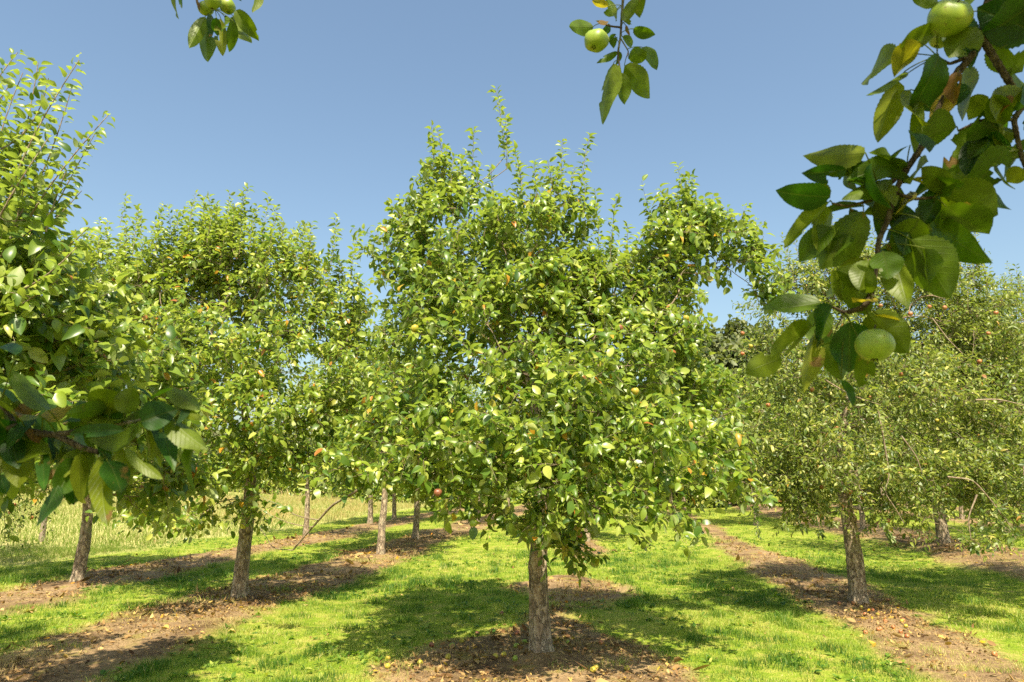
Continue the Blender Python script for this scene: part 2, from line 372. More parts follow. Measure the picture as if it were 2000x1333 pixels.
ns = noise_(1.3, 8, .7); soil = ramp(n, [(.30, (0.085, 0.052, 0.028)), (.42, (0.17, 0.110, 0.060)), (.55, (0.31, 0.210, 0.115)), (.75, (0.40, 0.28, 0.16))]); L(ns.outputs[0], soil.inputs[0])
nf = noise_(22, 6, .7); sf = n('MapRange'); L(nf.outputs[0], sf.inputs[0]); sf.inputs[1].default_value = .3; sf.inputs[2].default_value = .7; sf.inputs[3].default_value = .55; sf.inputs[4].default_value = 1.35
s2 = n('Mix', data_type='RGBA', blend_type='MULTIPLY'); s2.inputs[0].default_value = 1; L(soil.outputs[0], s2.inputs[6]); L(sf.outputs[0], s2.inputs[7])
nm = noise_(2.6, 5, .6); mo = n('MapRange', interpolation_type='SMOOTHSTEP'); L(nm.outputs[0], mo.inputs[0]); mo.inputs[1].default_value = .52; mo.inputs[2].default_value = .66; mo.inputs[4].default_value = .65
ms_ = n('Mix', data_type='RGBA'); L(mo.outputs[0], ms_.inputs[0]); L(s2.outputs[2], ms_.inputs[6]); ms_.inputs[7].default_value = (0.19, 0.17, 0.03, 1)
ng = noise_(3.5, 6, .7); gr = ramp(n, [(.3, (0.11, 0.18, 0.015)), (.45, (0.20, 0.28, 0.022)), (.58, (0.32, 0.33, 0.06)), (.7, (0.42, 0.34, 0.11))]); L(ng.outputs[0], gr.inputs[0])
nb = noise_(60, 3, .7); gb = n('MapRange'); L(nb.outputs[0], gb.inputs[0]); gb.inputs[1].default_value = .3; gb.inputs[2].default_value = .7; gb.inputs[3].default_value = .6; gb.inputs[4].default_value = 1.3
g2 = n('Mix', data_type='RGBA', blend_type='MULTIPLY'); g2.inputs[0].default_value = 1; L(gr.outputs[0], g2.inputs[6]); L(gb.outputs[0], g2.inputs[7])
mw = n('Mix', data_type='RGBA'); L(me_a.outputs['Fac'], mw.inputs[0]); L(g2.outputs[2], mw.inputs[6]); mw.inputs[7].default_value = (0.42, 0.38, 0.15, 1)
mx = n('Mix', data_type='RGBA'); L(ba.outputs['Fac'], mx.inputs[0]); L(mw.outputs[2], mx.inputs[6]); L(ms_.outputs[2], mx.inputs[7])
pr = n('BsdfPrincipled'); pr.inputs['Roughness'].default_value = .95; pr.inputs['Specular IOR Level'].default_value = .1; L(mx.outputs[2], pr.inputs['Base Color'])
bu = n('Bump'); bu.inputs['Strength'].default_value = .8; bu.inputs['Distance'].default_value = .03; L(nf.outputs[0], bu.inputs['Height']); L(bu.outputs[0], pr.inputs['Normal'])
L(pr.outputs[0], o.inputs[0])
tag(link('ground', g_me, m), kind='structure')

# ------------------------------------------------------------------ grass, straw, litter
def scatter(rng, n_, r0, r1, a0=-50, a1=50):
    """points in a wedge in front of the viewer, evenly per square metre"""
    r = np.sqrt(rng.random(n_)*(r1*r1-r0*r0)+r0*r0); a = np.radians(rng.uniform(a0, a1, n_))
    return r*np.sin(a), r*np.cos(a)
def blades(acc, x, y, h, wd, lean, tint, rng, segs):
    N = len(x); z = ground_z(x, y) - 0.004
    a = rng.random(N)*2*PI; la = rng.random(N)*2*PI
    side = np.stack([np.cos(a), np.sin(a), 0*a], -1); ld = np.stack([np.cos(la), np.sin(la), 0*la], -1)
    B = np.stack([x, y, z], -1)
    ts = {1: [0], 2: [0, .55], 3: [0, .4, .75]}[segs]
    rows = []
    for t_ in ts:
        c = B + np.array([0, 0, 1.0])*(h*t_*(1-.25*lean*t_))[:, None] + ld*(lean*h*t_*t_)[:, None]
        ww = (wd*(1-t_*.55))[:, None]
        rows += [c-side*ww, c+side*ww]
    tip = B + np.array([0, 0, 1.0])*(h*(1-.25*lean))[:, None] + ld*(lean*h)[:, None]
    Vv = np.stack(rows+[tip], 1); K = Vv.shape[1]; off = (np.arange(N)*K)[:, None]
    qs = [off+np.array([2*i, 2*i+1, 2*i+3, 2*i+2]) for i in range(len(ts)-1)]
    tr = off + np.array([K-3, K-2, K-1])
    acc.add(Vv.reshape(-1, 3), [np.concatenate(qs) if qs else np.zeros((0, 4), int), tr], tint=np.repeat(tint, K))
M_grass = leaf_mat('grass_blade', [(0, (0.055, 0.14, 0.016)), (.3, (0.170, 0.275, 0.034)), (.6, (0.35, 0.42, 0.068)), (.85, (0.54, 0.51, 0.15)), (1, (0.64, 0.50, 0.25))], 0.0, rough=.5, trans=.4, tcol=1.15, spec=.35)
M_straw = leaf_mat('straw_blade', [(0, (0.26, 0.25, 0.06)), (.3, (0.42, 0.32, 0.14)), (.7, (0.56, 0.42, 0.21)), (1, (0.30, 0.18, 0.08))], 0.0, rough=.6, trans=.2, tcol=1.0, spec=.2)
M_meadow = leaf_mat('meadow_grass_blade', [(0, (0.15, 0.22, 0.03)), (.4, (0.20, 0.26, 0.05)), (.75, (0.34, 0.34, 0.12)), (1, (0.46, 0.34, 0.17))], 0.0, rough=.6, trans=.3, tcol=1.1, spec=.2)
rng = np.random.default_rng(5)
acc = Acc(); acs = Acc()
uL2e = uL2
for (cnt, r0, r1, hh, ww, sg) in [(260000, 5.6, 10.5, .050, .0024, 2), (240000, 10.5, 17, .058, .0036, 2), (240000, 17, 32, .055, .005, 1), (140000, 32, 70, .08, .012, 1)]:
    x, y = scatter(rng, cnt, r0, r1); u = x*rp[0]+y*rp[1]
    b = bare_mask(x, y); md = smooth(0, 1.2, -(u-uL2)-2.3+0.8*fbm(x*.4, y*.4, 77, 2))
    patch = vnoise(x*1.7, y*1.7, 31); fine = vnoise(x*7, y*7, 33); big = vnoise(x*.45, y*.45, 35)
    keep = (rng.random(cnt) > b*(1.0-.45*(vnoise(x*1.8, y*1.8, 71) > .66))) & (md < .6)
    clump = vnoise(x*3.1, y*3.1, 37); worn = smooth(.60, .80, vnoise(x*.8+3, y*.8, 39)*.7+.3*vnoise(x*5, y*5, 40))
    keep &= rng.random(cnt) < (0.35+0.9*fine)*(1-.55*worn)
    x, y, b_, patch, fine, big, clump, worn = [q_[keep] for q_ in (x, y, b, patch, fine, big, clump, worn)]; N = len(x)
    h = hh*(0.30+0.35*patch+0.9*fine**2+1.1*smooth(.62, .85, clump))*(1-.4*worn)*rng.uniform(.6, 1.35, N)*(1-.4*b_)
    tint = np.clip(.10+.55*big+.45*(patch-.5)+.25*(fine-.4)-.35*smooth(.6, .8, clump)+rng.normal(0, .18, N)+.4*b_+.25*worn, 0, .9)
    tint = np.where(rng.random(N) < worn*.35, rng.uniform(.85, 1, N), tint)
    tint = np.where(rng.random(N) < .02+.25*b_, rng.uniform(.88, 1, N), tint)
    blades(acc, x, y, h, ww*rng.uniform(.7, 1.3, N), rng.uniform(.15, .9, N), tint, rng, sg)
tag(link('mown_grass', acc.mesh('mown_grass'), M_grass), 'short mown bright green turf growing in lanes between the soil strips', 'grass', kind='stuff')
# broad-leaved weeds in the turf
acc = Acc(); cx_, cy_ = scatter(rng, 7000, 5.8, 22); b = bare_mask(cx_, cy_); kk = (b < .75) & (vnoise(cx_*.9, cy_*.9, 55) > .42); cx_, cy_ = cx_[kk], cy_[kk]
N = len(cx_)*7; x = np.repeat(cx_, 7); y = np.repeat(cy_, 7); a = rng.random(N)*2*PI; el = rng.uniform(.15, .9, N)
d = np.stack([np.cos(a)*np.cos(el), np.sin(a)*np.cos(el), np.sin(el)], -1)
p = np.stack([x+rng.normal(0, .012, N), y+rng.normal(0, .012, N), ground_z(x, y)+.008], -1)
Ls = rng.uniform(.03, .085, N)
leaf_batch(acc, p, d, np.tile([0, 0, 1.0], (N, 1))+rng.normal(0, .2, (N, 3)), Ls, Ls*rng.uniform(.16, .26, N), rng.uniform(.1, .4, N), rng.uniform(.1, .5, N), np.clip(rng.normal(.22, .2, N), 0, .88), 1, rng)
tag(link('lawn_weeds', acc.mesh('lawn_weeds'), M_grass), 'low broad-leaved weeds scattered through the mown turf', 'weeds', kind='stuff')
# straw on the edges of the soil
for (cnt, r0, r1, hh, ww) in [(170000, 5.6, 11, .055, .0018), (130000, 11, 22, .05, .003), (50000, 22, 45, .06, .007)]:
    x, y = scatter(rng, cnt, r0, r1); b = bare_mask(x, y); dens = .42+.58*smooth(.4, .7, vnoise(x*1.1, y*1.1, 91))
    dens = dens*(0.5+0.5*np.exp(-((b-.55)/.35)**2))
    keep = (b > .15) & (rng.random(cnt) < dens); x, y = x[keep], y[keep]; N = len(x); tall = smooth(.66, .85, vnoise(x*1.3, y*1.3, 93))
    blades(acs, x, y, hh*(.35+1.5*tall)*rng.uniform(.5, 1.4, N), ww*rng.uniform(.7, 1.3, N), rng.uniform(.3, 1.6, N), rng.random(N), rng, 2)
tag(link('dry_grass', acs.mesh('dry_grass'), M_straw), 'dry straw-coloured dead grass on the bare soil strips', 'dry grass', kind='stuff')
# tall meadow
acc = Acc()
for (cnt, r0, r1, hh, ww) in [(200000, 9, 20, .22, .0028), (140000, 20, 45, .28, .007), (80000, 45, 120, .5, .022)]:
    x, y = scatter(rng, cnt, r0, r1, -56, 5); u = x*rp[0]+y*rp[1]
    md = smooth(0, 1.2, -(u-uL2)-2.3+0.8*fbm(x*.4, y*.4, 77, 2)); keep = md > rng.uniform(.3, .9, cnt); x, y, md = x[keep], y[keep], md[keep]; N = len(x)
    pt = vnoise(x*.5, y*.5, 61)
    blades(acc, x, y, hh*(.4+.8*md*pt)*rng.uniform(.5, 1.3, N), ww*rng.uniform(.6, 1.4, N), rng.uniform(.15, .9, N), np.clip(smooth(13, 32, y)*(.25+.5*pt)+rng.normal(.14, .2, N)+.25*(vnoise(x*2, y*2, 67)>.7), 0, 1), rng, 2)
tag(link('meadow_grass', acc.mesh('meadow_grass'), M_meadow), 'tall pale seeding meadow grass beyond the leftmost row of trees', 'meadow grass', kind='stuff')
# leaf litter
M_litter = leaf_mat('fallen_leaf', [(0, (0.07, 0.035, 0.015)), (.3, (0.18, 0.095, 0.038)), (.55, (0.33, 0.20, 0.08)), (.8, (0.50, 0.35, 0.15)), (.93, (0.50, 0.33, 0.02)), (1, (0.50, 0.20, 0.02))], 0.1, rough=.7, trans=.15, tcol=1, spec=.2)
acc = Acc(); mass = np.zeros(0)
for (cnt, r0, r1, s0) in [(90000, 5.6, 12, .036), (90000, 12, 22, .05), (40000, 22, 45, .08)]:
    x, y = scatter(rng, cnt, r0, r1); b = bare_mask(x, y)
    under = 0
    for B in TREE_SPOTS: under = under + np.exp(-((x-B[0])**2+(y-B[1]-.8)**2)/3.0)
    keep = (rng.random(cnt) < (b*(.30+.70*np.clip(under, 0, 1))*(.4+1.2*(vnoise(x*2.1, y*2.1, 83) > .45))+.010)) ; x, y = x[keep], y[keep]; N = len(x)
    d = nrm(np.stack([rng.normal(size=N), rng.normal(size=N), rng.normal(0, .25, N)], -1)); Ls = s0*rng.uniform(.35, 1.5, N)
    tt = np.where(rng.random(N) < .05, rng.uniform(.85, 1, N), np.clip(rng.normal(.48, .26, N), 0, .85))
    tw_ = rng.random(N) < .16; Ls = Ls*np.exp(rng.normal(-.25, .45, N)); Ls = np.where(tw_, Ls*2.6, Ls)
    leaf_batch(acc, np.stack([x, y, ground_z(x, y)+rng.uniform(.004, .02, N)], -1), d, np.tile([0, 0, 1.0], (N, 1))+rng.normal(0, .45, (N, 3)), Ls, np.where(tw_, Ls*.025, Ls*rng.uniform(.12, .38, N)), rng.normal(0, .6, N), np.where(tw_, .08, rng.normal(0, .5, N)), np.where(tw_, .25, tt), 1, rng)
tag(link('leaf_litter', acc.mesh('leaf_litter'), M_litter), 'brown and yellow fallen leaves lying on the soil strips', 'leaf litter', kind='stuff')

# ------------------------------------------------------------------ apples
def apple_mesh(name, mat_, seed=0, rot=0.0):
    a = Acc(); K = 20; m_ = 20
    th = np.linspace(0, PI, K); r = np.sin(th)*(1+.09*np.cos(th)); z = np.cos(th)*.96
    z = z - .40*np.exp(-(r/.26)**2)*(np.cos(th) > 0)*1 + .20*np.exp(-(r/.22)**2)*(np.cos(th) < 0)
    ph = np.arange(m_)*2*PI/m_; lump = 1+.04*np.cos(5*ph+seed)+.045*np.sin(2*ph+seed*2)+.03*np.cos(ph+seed)
    Vv = np.stack([r[:, None]*np.cos(ph)*lump, r[:, None]*np.sin(ph)*lump, z[:, None]+0*ph[None]+.07*np.sin(ph+seed)*r[:, None]], -1)
    ix = np.arange(K*m_).reshape(K, m_); nx = np.roll(ix, -1, 1)
    a.add(Vv.reshape(-1, 3), [np.stack([ix[1:], nx[1:], nx[:-1], ix[:-1]], -1).reshape(-1, 4)])
    me = a.mesh(name); me.materials.append(mat_)
    # stalk and withered calyx
    st = np.array([[[0, 0, .40], [.03, .01, .75], [.09, .03, 1.05], [.16, .06, 1.3]]], float); V2, q2 = tubes(st, np.array([[.05, .04, .04, .06]]), 5)
    cal = []
    for k in range(5):
        an = k*2*PI/5; cal.append([[.05*math.cos(an), .05*math.sin(an), -.64], [.14*math.cos(an), .14*math.sin(an), -.84], [.20*math.cos(an+.3), .20*math.sin(an+.3), -.95]])
    V3, q3 = tubes(np.array(cal), np.tile([.05, .045, .015], (5, 1)), 4)
    c5 = np.stack([np.cos(np.arange(5)*1.2566)*.06, np.sin(np.arange(5)*1.2566)*.06, np.full(5, -.66)], -1); nV = len(V3)
    V3 = np.concatenate([V3, c5]); star = [np.array([[nV+i, nV+(i+1) % 5, i*12, i*12+1] for i in range(5)])]
    me2 = mk_mesh(name+'_stalk', V2, [q2]); me2.materials.append(M_twig_dark)
    me3 = mk_mesh(name+'_calyx', V3, [q3]+star); me3.materials.append(M_twig_dark)
    return me, me2, me3
AP = {'green': apple_mesh('green_apple', M_apple_green, 1), 'yellow': apple_mesh('yellow_apple', M_apple_yellow, 2), 'red': apple_mesh('red_apple', M_apple_red, 3), 'brown': apple_mesh('brown_apple', M_apple_brown, 4)}
def put_apple(kind, p, r, rng, parent=None, name='apple', rot=None, detail=True):
    me, me2, me3 = AP[kind]
    o = link(name, me, None, parent); o.location = p; o.scale = (r, r, r)
    o.rotation_euler = rot if rot is not None else (rng.uniform(-.35, .35), rng.uniform(-.35, .35), rng.uniform(0, 6.28))
    if detail:
        link('stalk', me2, None, o); link('calyx', me3, None, o)
    return o

# ------------------------------------------------------------------ trees
def make_trunk(path, rad, seed, segs, rings, amp=1.0):
    """path (K,3) relative to base"""
    t_ = np.linspace(0, 1, rings)
    tt = np.linspace(0, 1, len(path)); pc = np.stack([np.interp(t_, tt, path[:, i]) for i in range(3)], -1); rr = np.interp(t_, tt, rad)
    Vv = []; kr_ = random.Random(seed*31+7); knots = [(kr_.uniform(3.4, 6.0), kr_.uniform(.25, 1.5), kr_.uniform(.022, .045)) for _ in range(4)]
    for i in range(rings):
        z = pc[i, 2]
        for k in range(segs):
            a = 2*PI*k/segs; ca, sa = math.cos(a), math.sin(a)
            v = Vector((ca*rr[i]*9+seed*7.3, sa*rr[i]*9, z*2.2))
            dsp = mnoise.fractal(v, .9, 2.0, 4)*.09
            v2 = Vector((ca*2.2+seed, sa*2.2, z*2.6)); dsp += mnoise.noise(v2)*.15
            vf = Vector((ca*rr[i]*60, sa*rr[i]*60, z*14+seed)); fl = mnoise.noise(vf); dsp += .05*max(-.4, min(.4, fl*3))
            flare = .20*math.exp(-max(z, 0)/.12)*(1+.45*math.sin(a*4+seed*2)+.3*math.sin(a*7+seed))
            for (ka, kz, kr) in knots:
                q_ = ((((a-ka+PI) % (2*PI))-PI)*rr[i]/kr)**2 + ((z-kz)/(kr*1.25))**2
                if q_ < 6: dsp += .30*math.exp(-q_)-.42*math.exp(-q_*5)
            R_ = rr[i]*(1+dsp*amp+flare)
            Vv.append((pc[i, 0]+ca*R_, pc[i, 1]+sa*R_, z))
    ix = np.arange(rings*segs).reshape(rings, segs); nx = np.roll(ix, -1, 1)
    q = np.stack([ix[:-1], nx[:-1], nx[1:], ix[1:]], -1).reshape(-1, 4)
    return np.array(Vv), q

def resample(ch, K):
    d = np.concatenate([[0], np.cumsum(np.linalg.norm(np.diff(ch, axis=0), axis=1))]); t_ = np.linspace(0, d[-1], K)
    return np.stack([np.interp(t_, d, ch[:, i]) for i in range(3)], -1)

def build_tree(name, base, lobes, label, seed, n_attr=450, trunk_h=3.6, trunk_r=.11, lean=(0, 0), fork=1.5, leafL=.085, lod=2,
               shoots_per=3.0, shoot_len=(.10, .30), leafmat=None, top_shoots=(), n_top=0, extra=(), tint_mu=.42, tint_sd=.19, yellow=.018,
               spacing=.030, top_len=(.25, .65), group=None, apples=(), wratio=.30, droop=.25, seg=26, rings=60, cull=None, curl=.35, upb=.35, cat='tree', bark=None, bare_twigs=0, lobe_thin=()):
    """lobes: (cx,cy,cz,rx,ry,rz) relative to base"""
    rng = np.random.default_rng(seed); random.seed(seed)
    base = np.array([base[0], base[1], float(ground_z(base[0], base[1]))-.01])
    root = empty(name, base); tag(root, label, cat, group)
    # trunk path
    K = 9; t_ = np.linspace(0, 1, K); wob = .055
    path = np.stack([lean[0]*t_*trunk_h + wob*np.sin(t_*5+seed)*t_*2, lean[1]*t_*trunk_h + wob*np.cos(t_*4+seed*2)*t_*2-wob*t_, t_*trunk_h], -1); path[0, 2] = -.06
    rad = trunk_r*(1.05 - .62*t_**1.2)
    Vv, q = make_trunk(path, rad, seed, seg, rings)
    link('trunk', mk_mesh(name+'_trunk', Vv, [q]), bark or M_bark, root)
    lobes = np.array(lobes, float)
    vol = np.prod(lobes[:, 3:6], axis=1)**.60
    # attractors
    ks = rng.choice(len(lobes), n_attr, p=vol/vol.sum()); v = nrm(rng.normal(size=(n_attr, 3)))*(rng.random(n_attr)**.36*np.where(rng.random(n_attr) < .13, rng.uniform(1.0, 1.35, n_attr), 1))[:, None]
    A = lobes[ks, :3] + v*lobes[ks, 3:6]
    if cull is not None: A = A[~cull(A+base, .15)]
    kb = np.where(path[:, 2] > fork)[0]
    tp = resample(path[max(kb[0]-1, 0):], 12)
    nodes = [tuple(p) for p in tp]; par = [-1]+list(range(11)); plen = [0.12*i for i in range(12)]
    ax = np.mean(tp, axis=0)
    A = A[np.argsort(np.linalg.norm((A-np.array([path[-1, 0]*.6, path[-1, 1]*.6, (fork+trunk_h)/2]))*np.array([1, 1, .8]), axis=1))]
    NP = np.zeros((200000, 3)); NP[:12] = tp; PL = np.zeros(200000); PL[:12] = plen; cnt = 12
    parent = np.full(200000, -1); parent[1:12] = np.arange(11); isT = np.zeros(200000, bool); isT[:12] = True
    chains = []
    for p in A:
        D = np.linalg.norm(NP[:cnt]-p, axis=1); hr = np.hypot(*(NP[:cnt, :2]-ax[:2]).T); pr_ = math.hypot(p[0]-ax[0], p[1]-ax[1])
        cost = D + .22*PL[:cnt] + .8*np.maximum(0, hr-pr_) + .25*np.maximum(0, NP[:cnt, 2]-p[2])
        j = int(np.argmin(cost)); s = NP[j]; L_ = D[j]
        if L_ < .05: continue
        ns = max(2, int(L_/.11)); mid = (s+p)/2 + np.array([rng.normal(0, .08)*L_, rng.normal(0, .08)*L_, .16*L_ if p[2] < s[2]+.5*L_ else -.05*L_])
        tt = np.linspace(0, 1, ns+1)[1:, None]; pts = (1-tt)**2*s + 2*tt*(1-tt)*mid + tt**2*p
        pts[:-1] += rng.normal(0, .012, pts[:-1].shape)
        ids = np.arange(cnt, cnt+ns); NP[ids] = pts; parent[ids[0]] = j; parent[ids[1:]] = ids[:-1]
        PL[ids] = PL[j] + L_*tt[:, 0]; cnt += ns; chains.append((j, ids))
    # pipe-model radii
    area = np.zeros(cnt); last = set(c[1][-1] for c in chains)
    for i in range(cnt-1, 11, -1):
        if area[i] == 0: area[i] = .0021**2.2
        if parent[i] >= 0: area[parent[i]] += area[i]
    R = area**(1/2.2); R[:12] = np.interp(tp[:, 2], path[:, 2], rad)
    mx_ = np.max(R[12:]) if cnt > 12 else 1
    R[12:] *= min(1.0, trunk_r*.50/mx_)
    wood = Acc(); small = []; 
    for j, ids in chains:
        full = np.concatenate([[j], ids]); ch = NP[full]; rr = R[full].copy(); rr[0] = min(rr[0], rr[1]*1.15)
        K2 = 8; c2 = resample(ch, K2); r2 = np.interp(np.linspace(0, 1, K2), np.linspace(0, 1, len(rr)), rr)
        small.append((c2, np.maximum(r2, .0018), rr[1]))
    big = [s_ for s_ in small if s_[2] > .012]; sm = [s_ for s_ in small if s_[2] <= .012]
    if big: V1, q1 = tubes(np.array([s_[0] for s_ in big]), np.array([s_[1] for s_ in big]), 8); wood.add(V1, [q1])
    if sm: V1, q1 = tubes(np.array([s_[0] for s_ in sm]), np.array([s_[1] for s_ in sm]), 4); wood.add(V1, [q1])
    # shoots along the chains
    S0 = []; SD = []; SL = []
    for c2, r2, _ in small:
        ln = np.linalg.norm(np.diff(c2, axis=0), axis=1).sum()
        k = int(rng.poisson(shoots_per*(.55+ln*.9)))+1
        tpos = np.clip(1-np.abs(rng.normal(0, .42, k)), .05, 1); tpos[0] = 1
        fi = tpos*7; i0 = np.minimum(fi.astype(int), 6); fr = (fi-i0)[:, None]
        p = c2[i0]*(1-fr)+c2[i0+1]*fr; dd = nrm(c2[i0+1]-c2[i0])
        out = nrm((p-ax)*np.array([1, 1, .35]))
        d = nrm(.45*dd + .45*out + np.array([0, 0, upb]) + rng.normal(0, .55, (k, 3)))
        S0.append(p); SD.append(d); SL.append(rng.uniform(*shoot_len, k))
    S0 = np.concatenate(S0); SD = np.concatenate(SD); SL = np.concatenate(SL)
    keep = np.hypot(S0[:, 0]-path[-1, 0], S0[:, 1]-path[-1, 1]) > .12
    S0, SD, SL = S0[keep], SD[keep], SL[keep]
    kind = np.zeros(len(S0))
    # upright water shoots: explicit tips plus random ones off the upper surface
    WS = [];
    for (tip, ln) in top_shoots:
        tip = np.array(tip); b0 = tip-np.array([rng.normal(0, .05), rng.normal(0, .05), ln]); WS.append((b0, tip))
    if n_top:
        hi = A[np.argsort(-(A[:, 2]+rng.normal(0, .25, len(A))))[:int(n_top*1.4)]]; hi = hi[rng.permutation(len(hi))[:n_top]]
        for p in hi:
            ln = rng.uniform(*top_len); WS.append((p, p+np.array([rng.normal(0, .10), rng.normal(0, .08), 1])*ln))
    for b0, tp_ in WS:
        dvec = tp_-b0; ln = np.linalg.norm(dvec); j = int(np.argmin(np.linalg.norm(NP[:cnt]-b0, axis=1)))
        if np.linalg.norm(NP[j]-b0) > .04:
            st = np.array([NP[j], (NP[j]+b0)/2+np.array([0, 0, -.04]), b0]); V1, q1 = tubes(st[None], np.array([[.006, .005, .0045]]), 4); wood.add(V1, [q1])
        S0 = np.concatenate([S0, b0[None]]); SD = np.concatenate([SD, (dvec/ln)[None]]); SL = np.concatenate([SL, [ln]]); kind = np.concatenate([kind, [1]])
    bend = rng.normal(0, .25, (len(S0), 3))*np.where(kind, .25, 1)[:, None] + np.array([0, 0, -.25])*(kind == 0)[:, None]
    def sp(i, t): return S0[i] + SD[i]*(SL[i]*t)[:, None] + bend[i]*(SL[i]*t*t)[:, None]
    ii = np.arange(len(S0)); tk = [0, .35, .7, 1.0]
    Pt = np.stack([sp(ii, np.full(len(ii), t_)) for t_ in tk], 1); rr0 = np.where(kind == 1, .0038, .0022)
    V1, q1 = tubes(Pt, rr0[:, None]*np.array([1, .85, .65, .45]), 3 if lod < 2 else 4); wood.add(V1, [q1])
    # leaves
    nl = np.maximum(3, (SL/np.where(kind == 1, .021, spacing)).astype(int)); li = np.repeat(ii, nl)
    start = np.concatenate([[0], np.cumsum(nl)[:-1]]); seq = np.arange(len(li))-start[li]
    tt = (seq+.6)/nl[li]; tt = np.where(kind[li] == 1, .10+.9*tt, .25+.75*tt)
    pos = sp(li, tt); tang = nrm(SD[li] + 2*bend[li]*tt[:, None]*.8)
    phi = seq*2.399+rng.random(len(S0))[li]*6.28
    e1 = nrm(np.cross(tang, np.array([.3, .2, 1.0]))); e2 = np.cross(tang, e1)
    radial = e1*np.cos(phi)[:, None]+e2*np.sin(phi)[:, None]
    nn_ = len(li); kk = kind[li][:, None]
    d = nrm(tang*(.35+.35*tt[:, None]) + radial*1.0 + np.array([0, 0, -droop])*(1-.3*kk) + np.array([0, 0, .25])*kk + rng.normal(0, .22, (nn_, 3)))
    toward = np.array([0, 0, .75]) + sun_dir*.45
    nv = toward + rng.normal(0, .55, (nn_, 3)) + .25*tang
    nv = np.where(kk > 0, radial*-.2 + np.array([0, -.25, .8]) + rng.normal(0, .5, (nn_, 3)), nv)
    Ls = leafL*np.clip(rng.normal(1, .27, nn_), .4, 1.5)*(1-.12*(kind[li] == 1)*tt); Ws = Ls*wratio*rng.uniform(.85, 1.15, nn_)*np.where(kind[li] == 1, .95, 1)
    fold = np.abs(rng.normal(.45, .28, nn_)) + .2*kind[li]; cu = np.clip(rng.normal(curl, .25, nn_), -.1, 1.0) + .15*kind[li]
    tint = np.clip(rng.normal(tint_mu, tint_sd, nn_) + rng.normal(0, .05, len(S0))[li], 0, .88)
    tint = np.where(rng.random(nn_) < yellow*(kind[li] == 0), rng.uniform(.90, 1, nn_), tint)
    ok = np.ones(nn_, bool)
    if cull is not None: ok &= ~cull(pos+base, .0)
    pos = pos + d*(Ls*(.22 if lod < 3 else 0))[:, None]
    fol = Acc(); leaf_batch(fol, pos[ok], d[ok], nv[ok], Ls[ok], Ws[ok], fold[ok], cu[ok], tint[ok], lod, rng)
    # extra limbs: (points relative, r0, r1)
    for pts, r0, r1 in extra:
        pts = np.array(pts, float); c2 = resample(pts, max(8, int(len(pts)*4)))
        # smooth
        for _ in range(2): c2[1:-1] = .25*c2[:-2]+.5*c2[1:-1]+.25*c2[2:]
        V1, q1 = tubes(c2[None], np.linspace(r0, r1, len(c2))[None], 8); wood.add(V1, [q1])
    link('branches', wood.mesh(name+'_branches'), M_twig, root)
    link('crown', fol.mesh(name+'_crown'), leafmat or M_leaf, root)
    for (k_, p, r) in apples: put_apple(k_, p, r, rng, root, detail=lod >= 2)
    print(name, 'leaves', int(ok.sum()), 'nodes', cnt)
    root['_n'] = 0; del root['_n']
    return root, A

def px_lobes(base, specs, depth_r=1.0, dz_jit=0.0, seed=0):
    """specs: (px, py, rx, ry, d[, dr]) silhouettes of foliage clumps; d = distance of the clump from the viewer"""
    b = np.array([base[0], base[1], float(ground_z(base[0], base[1]))]); out = []
    for s in specs:
        px, py, rx, ry, d = s[:5]; c = P(px, py, d); k = d/(F*cp)*(1/ (1 + 0*rx))
        e1 = P(px+rx, py, d); e2 = P(px, py-ry, d)
        rxm = abs(e1[0]-c[0]); rzm = abs(e2[2]-c[2]); dr = s[5] if len(s) > 5 else depth_r*(rxm+rzm)/2
        out.append((*(c-b), rxm, dr, rzm))
    return out
def rel(base, px, py, d):
    b = np.array([base[0], base[1], float(ground_z(base[0], base[1]))]); return P(px, py, d)-b

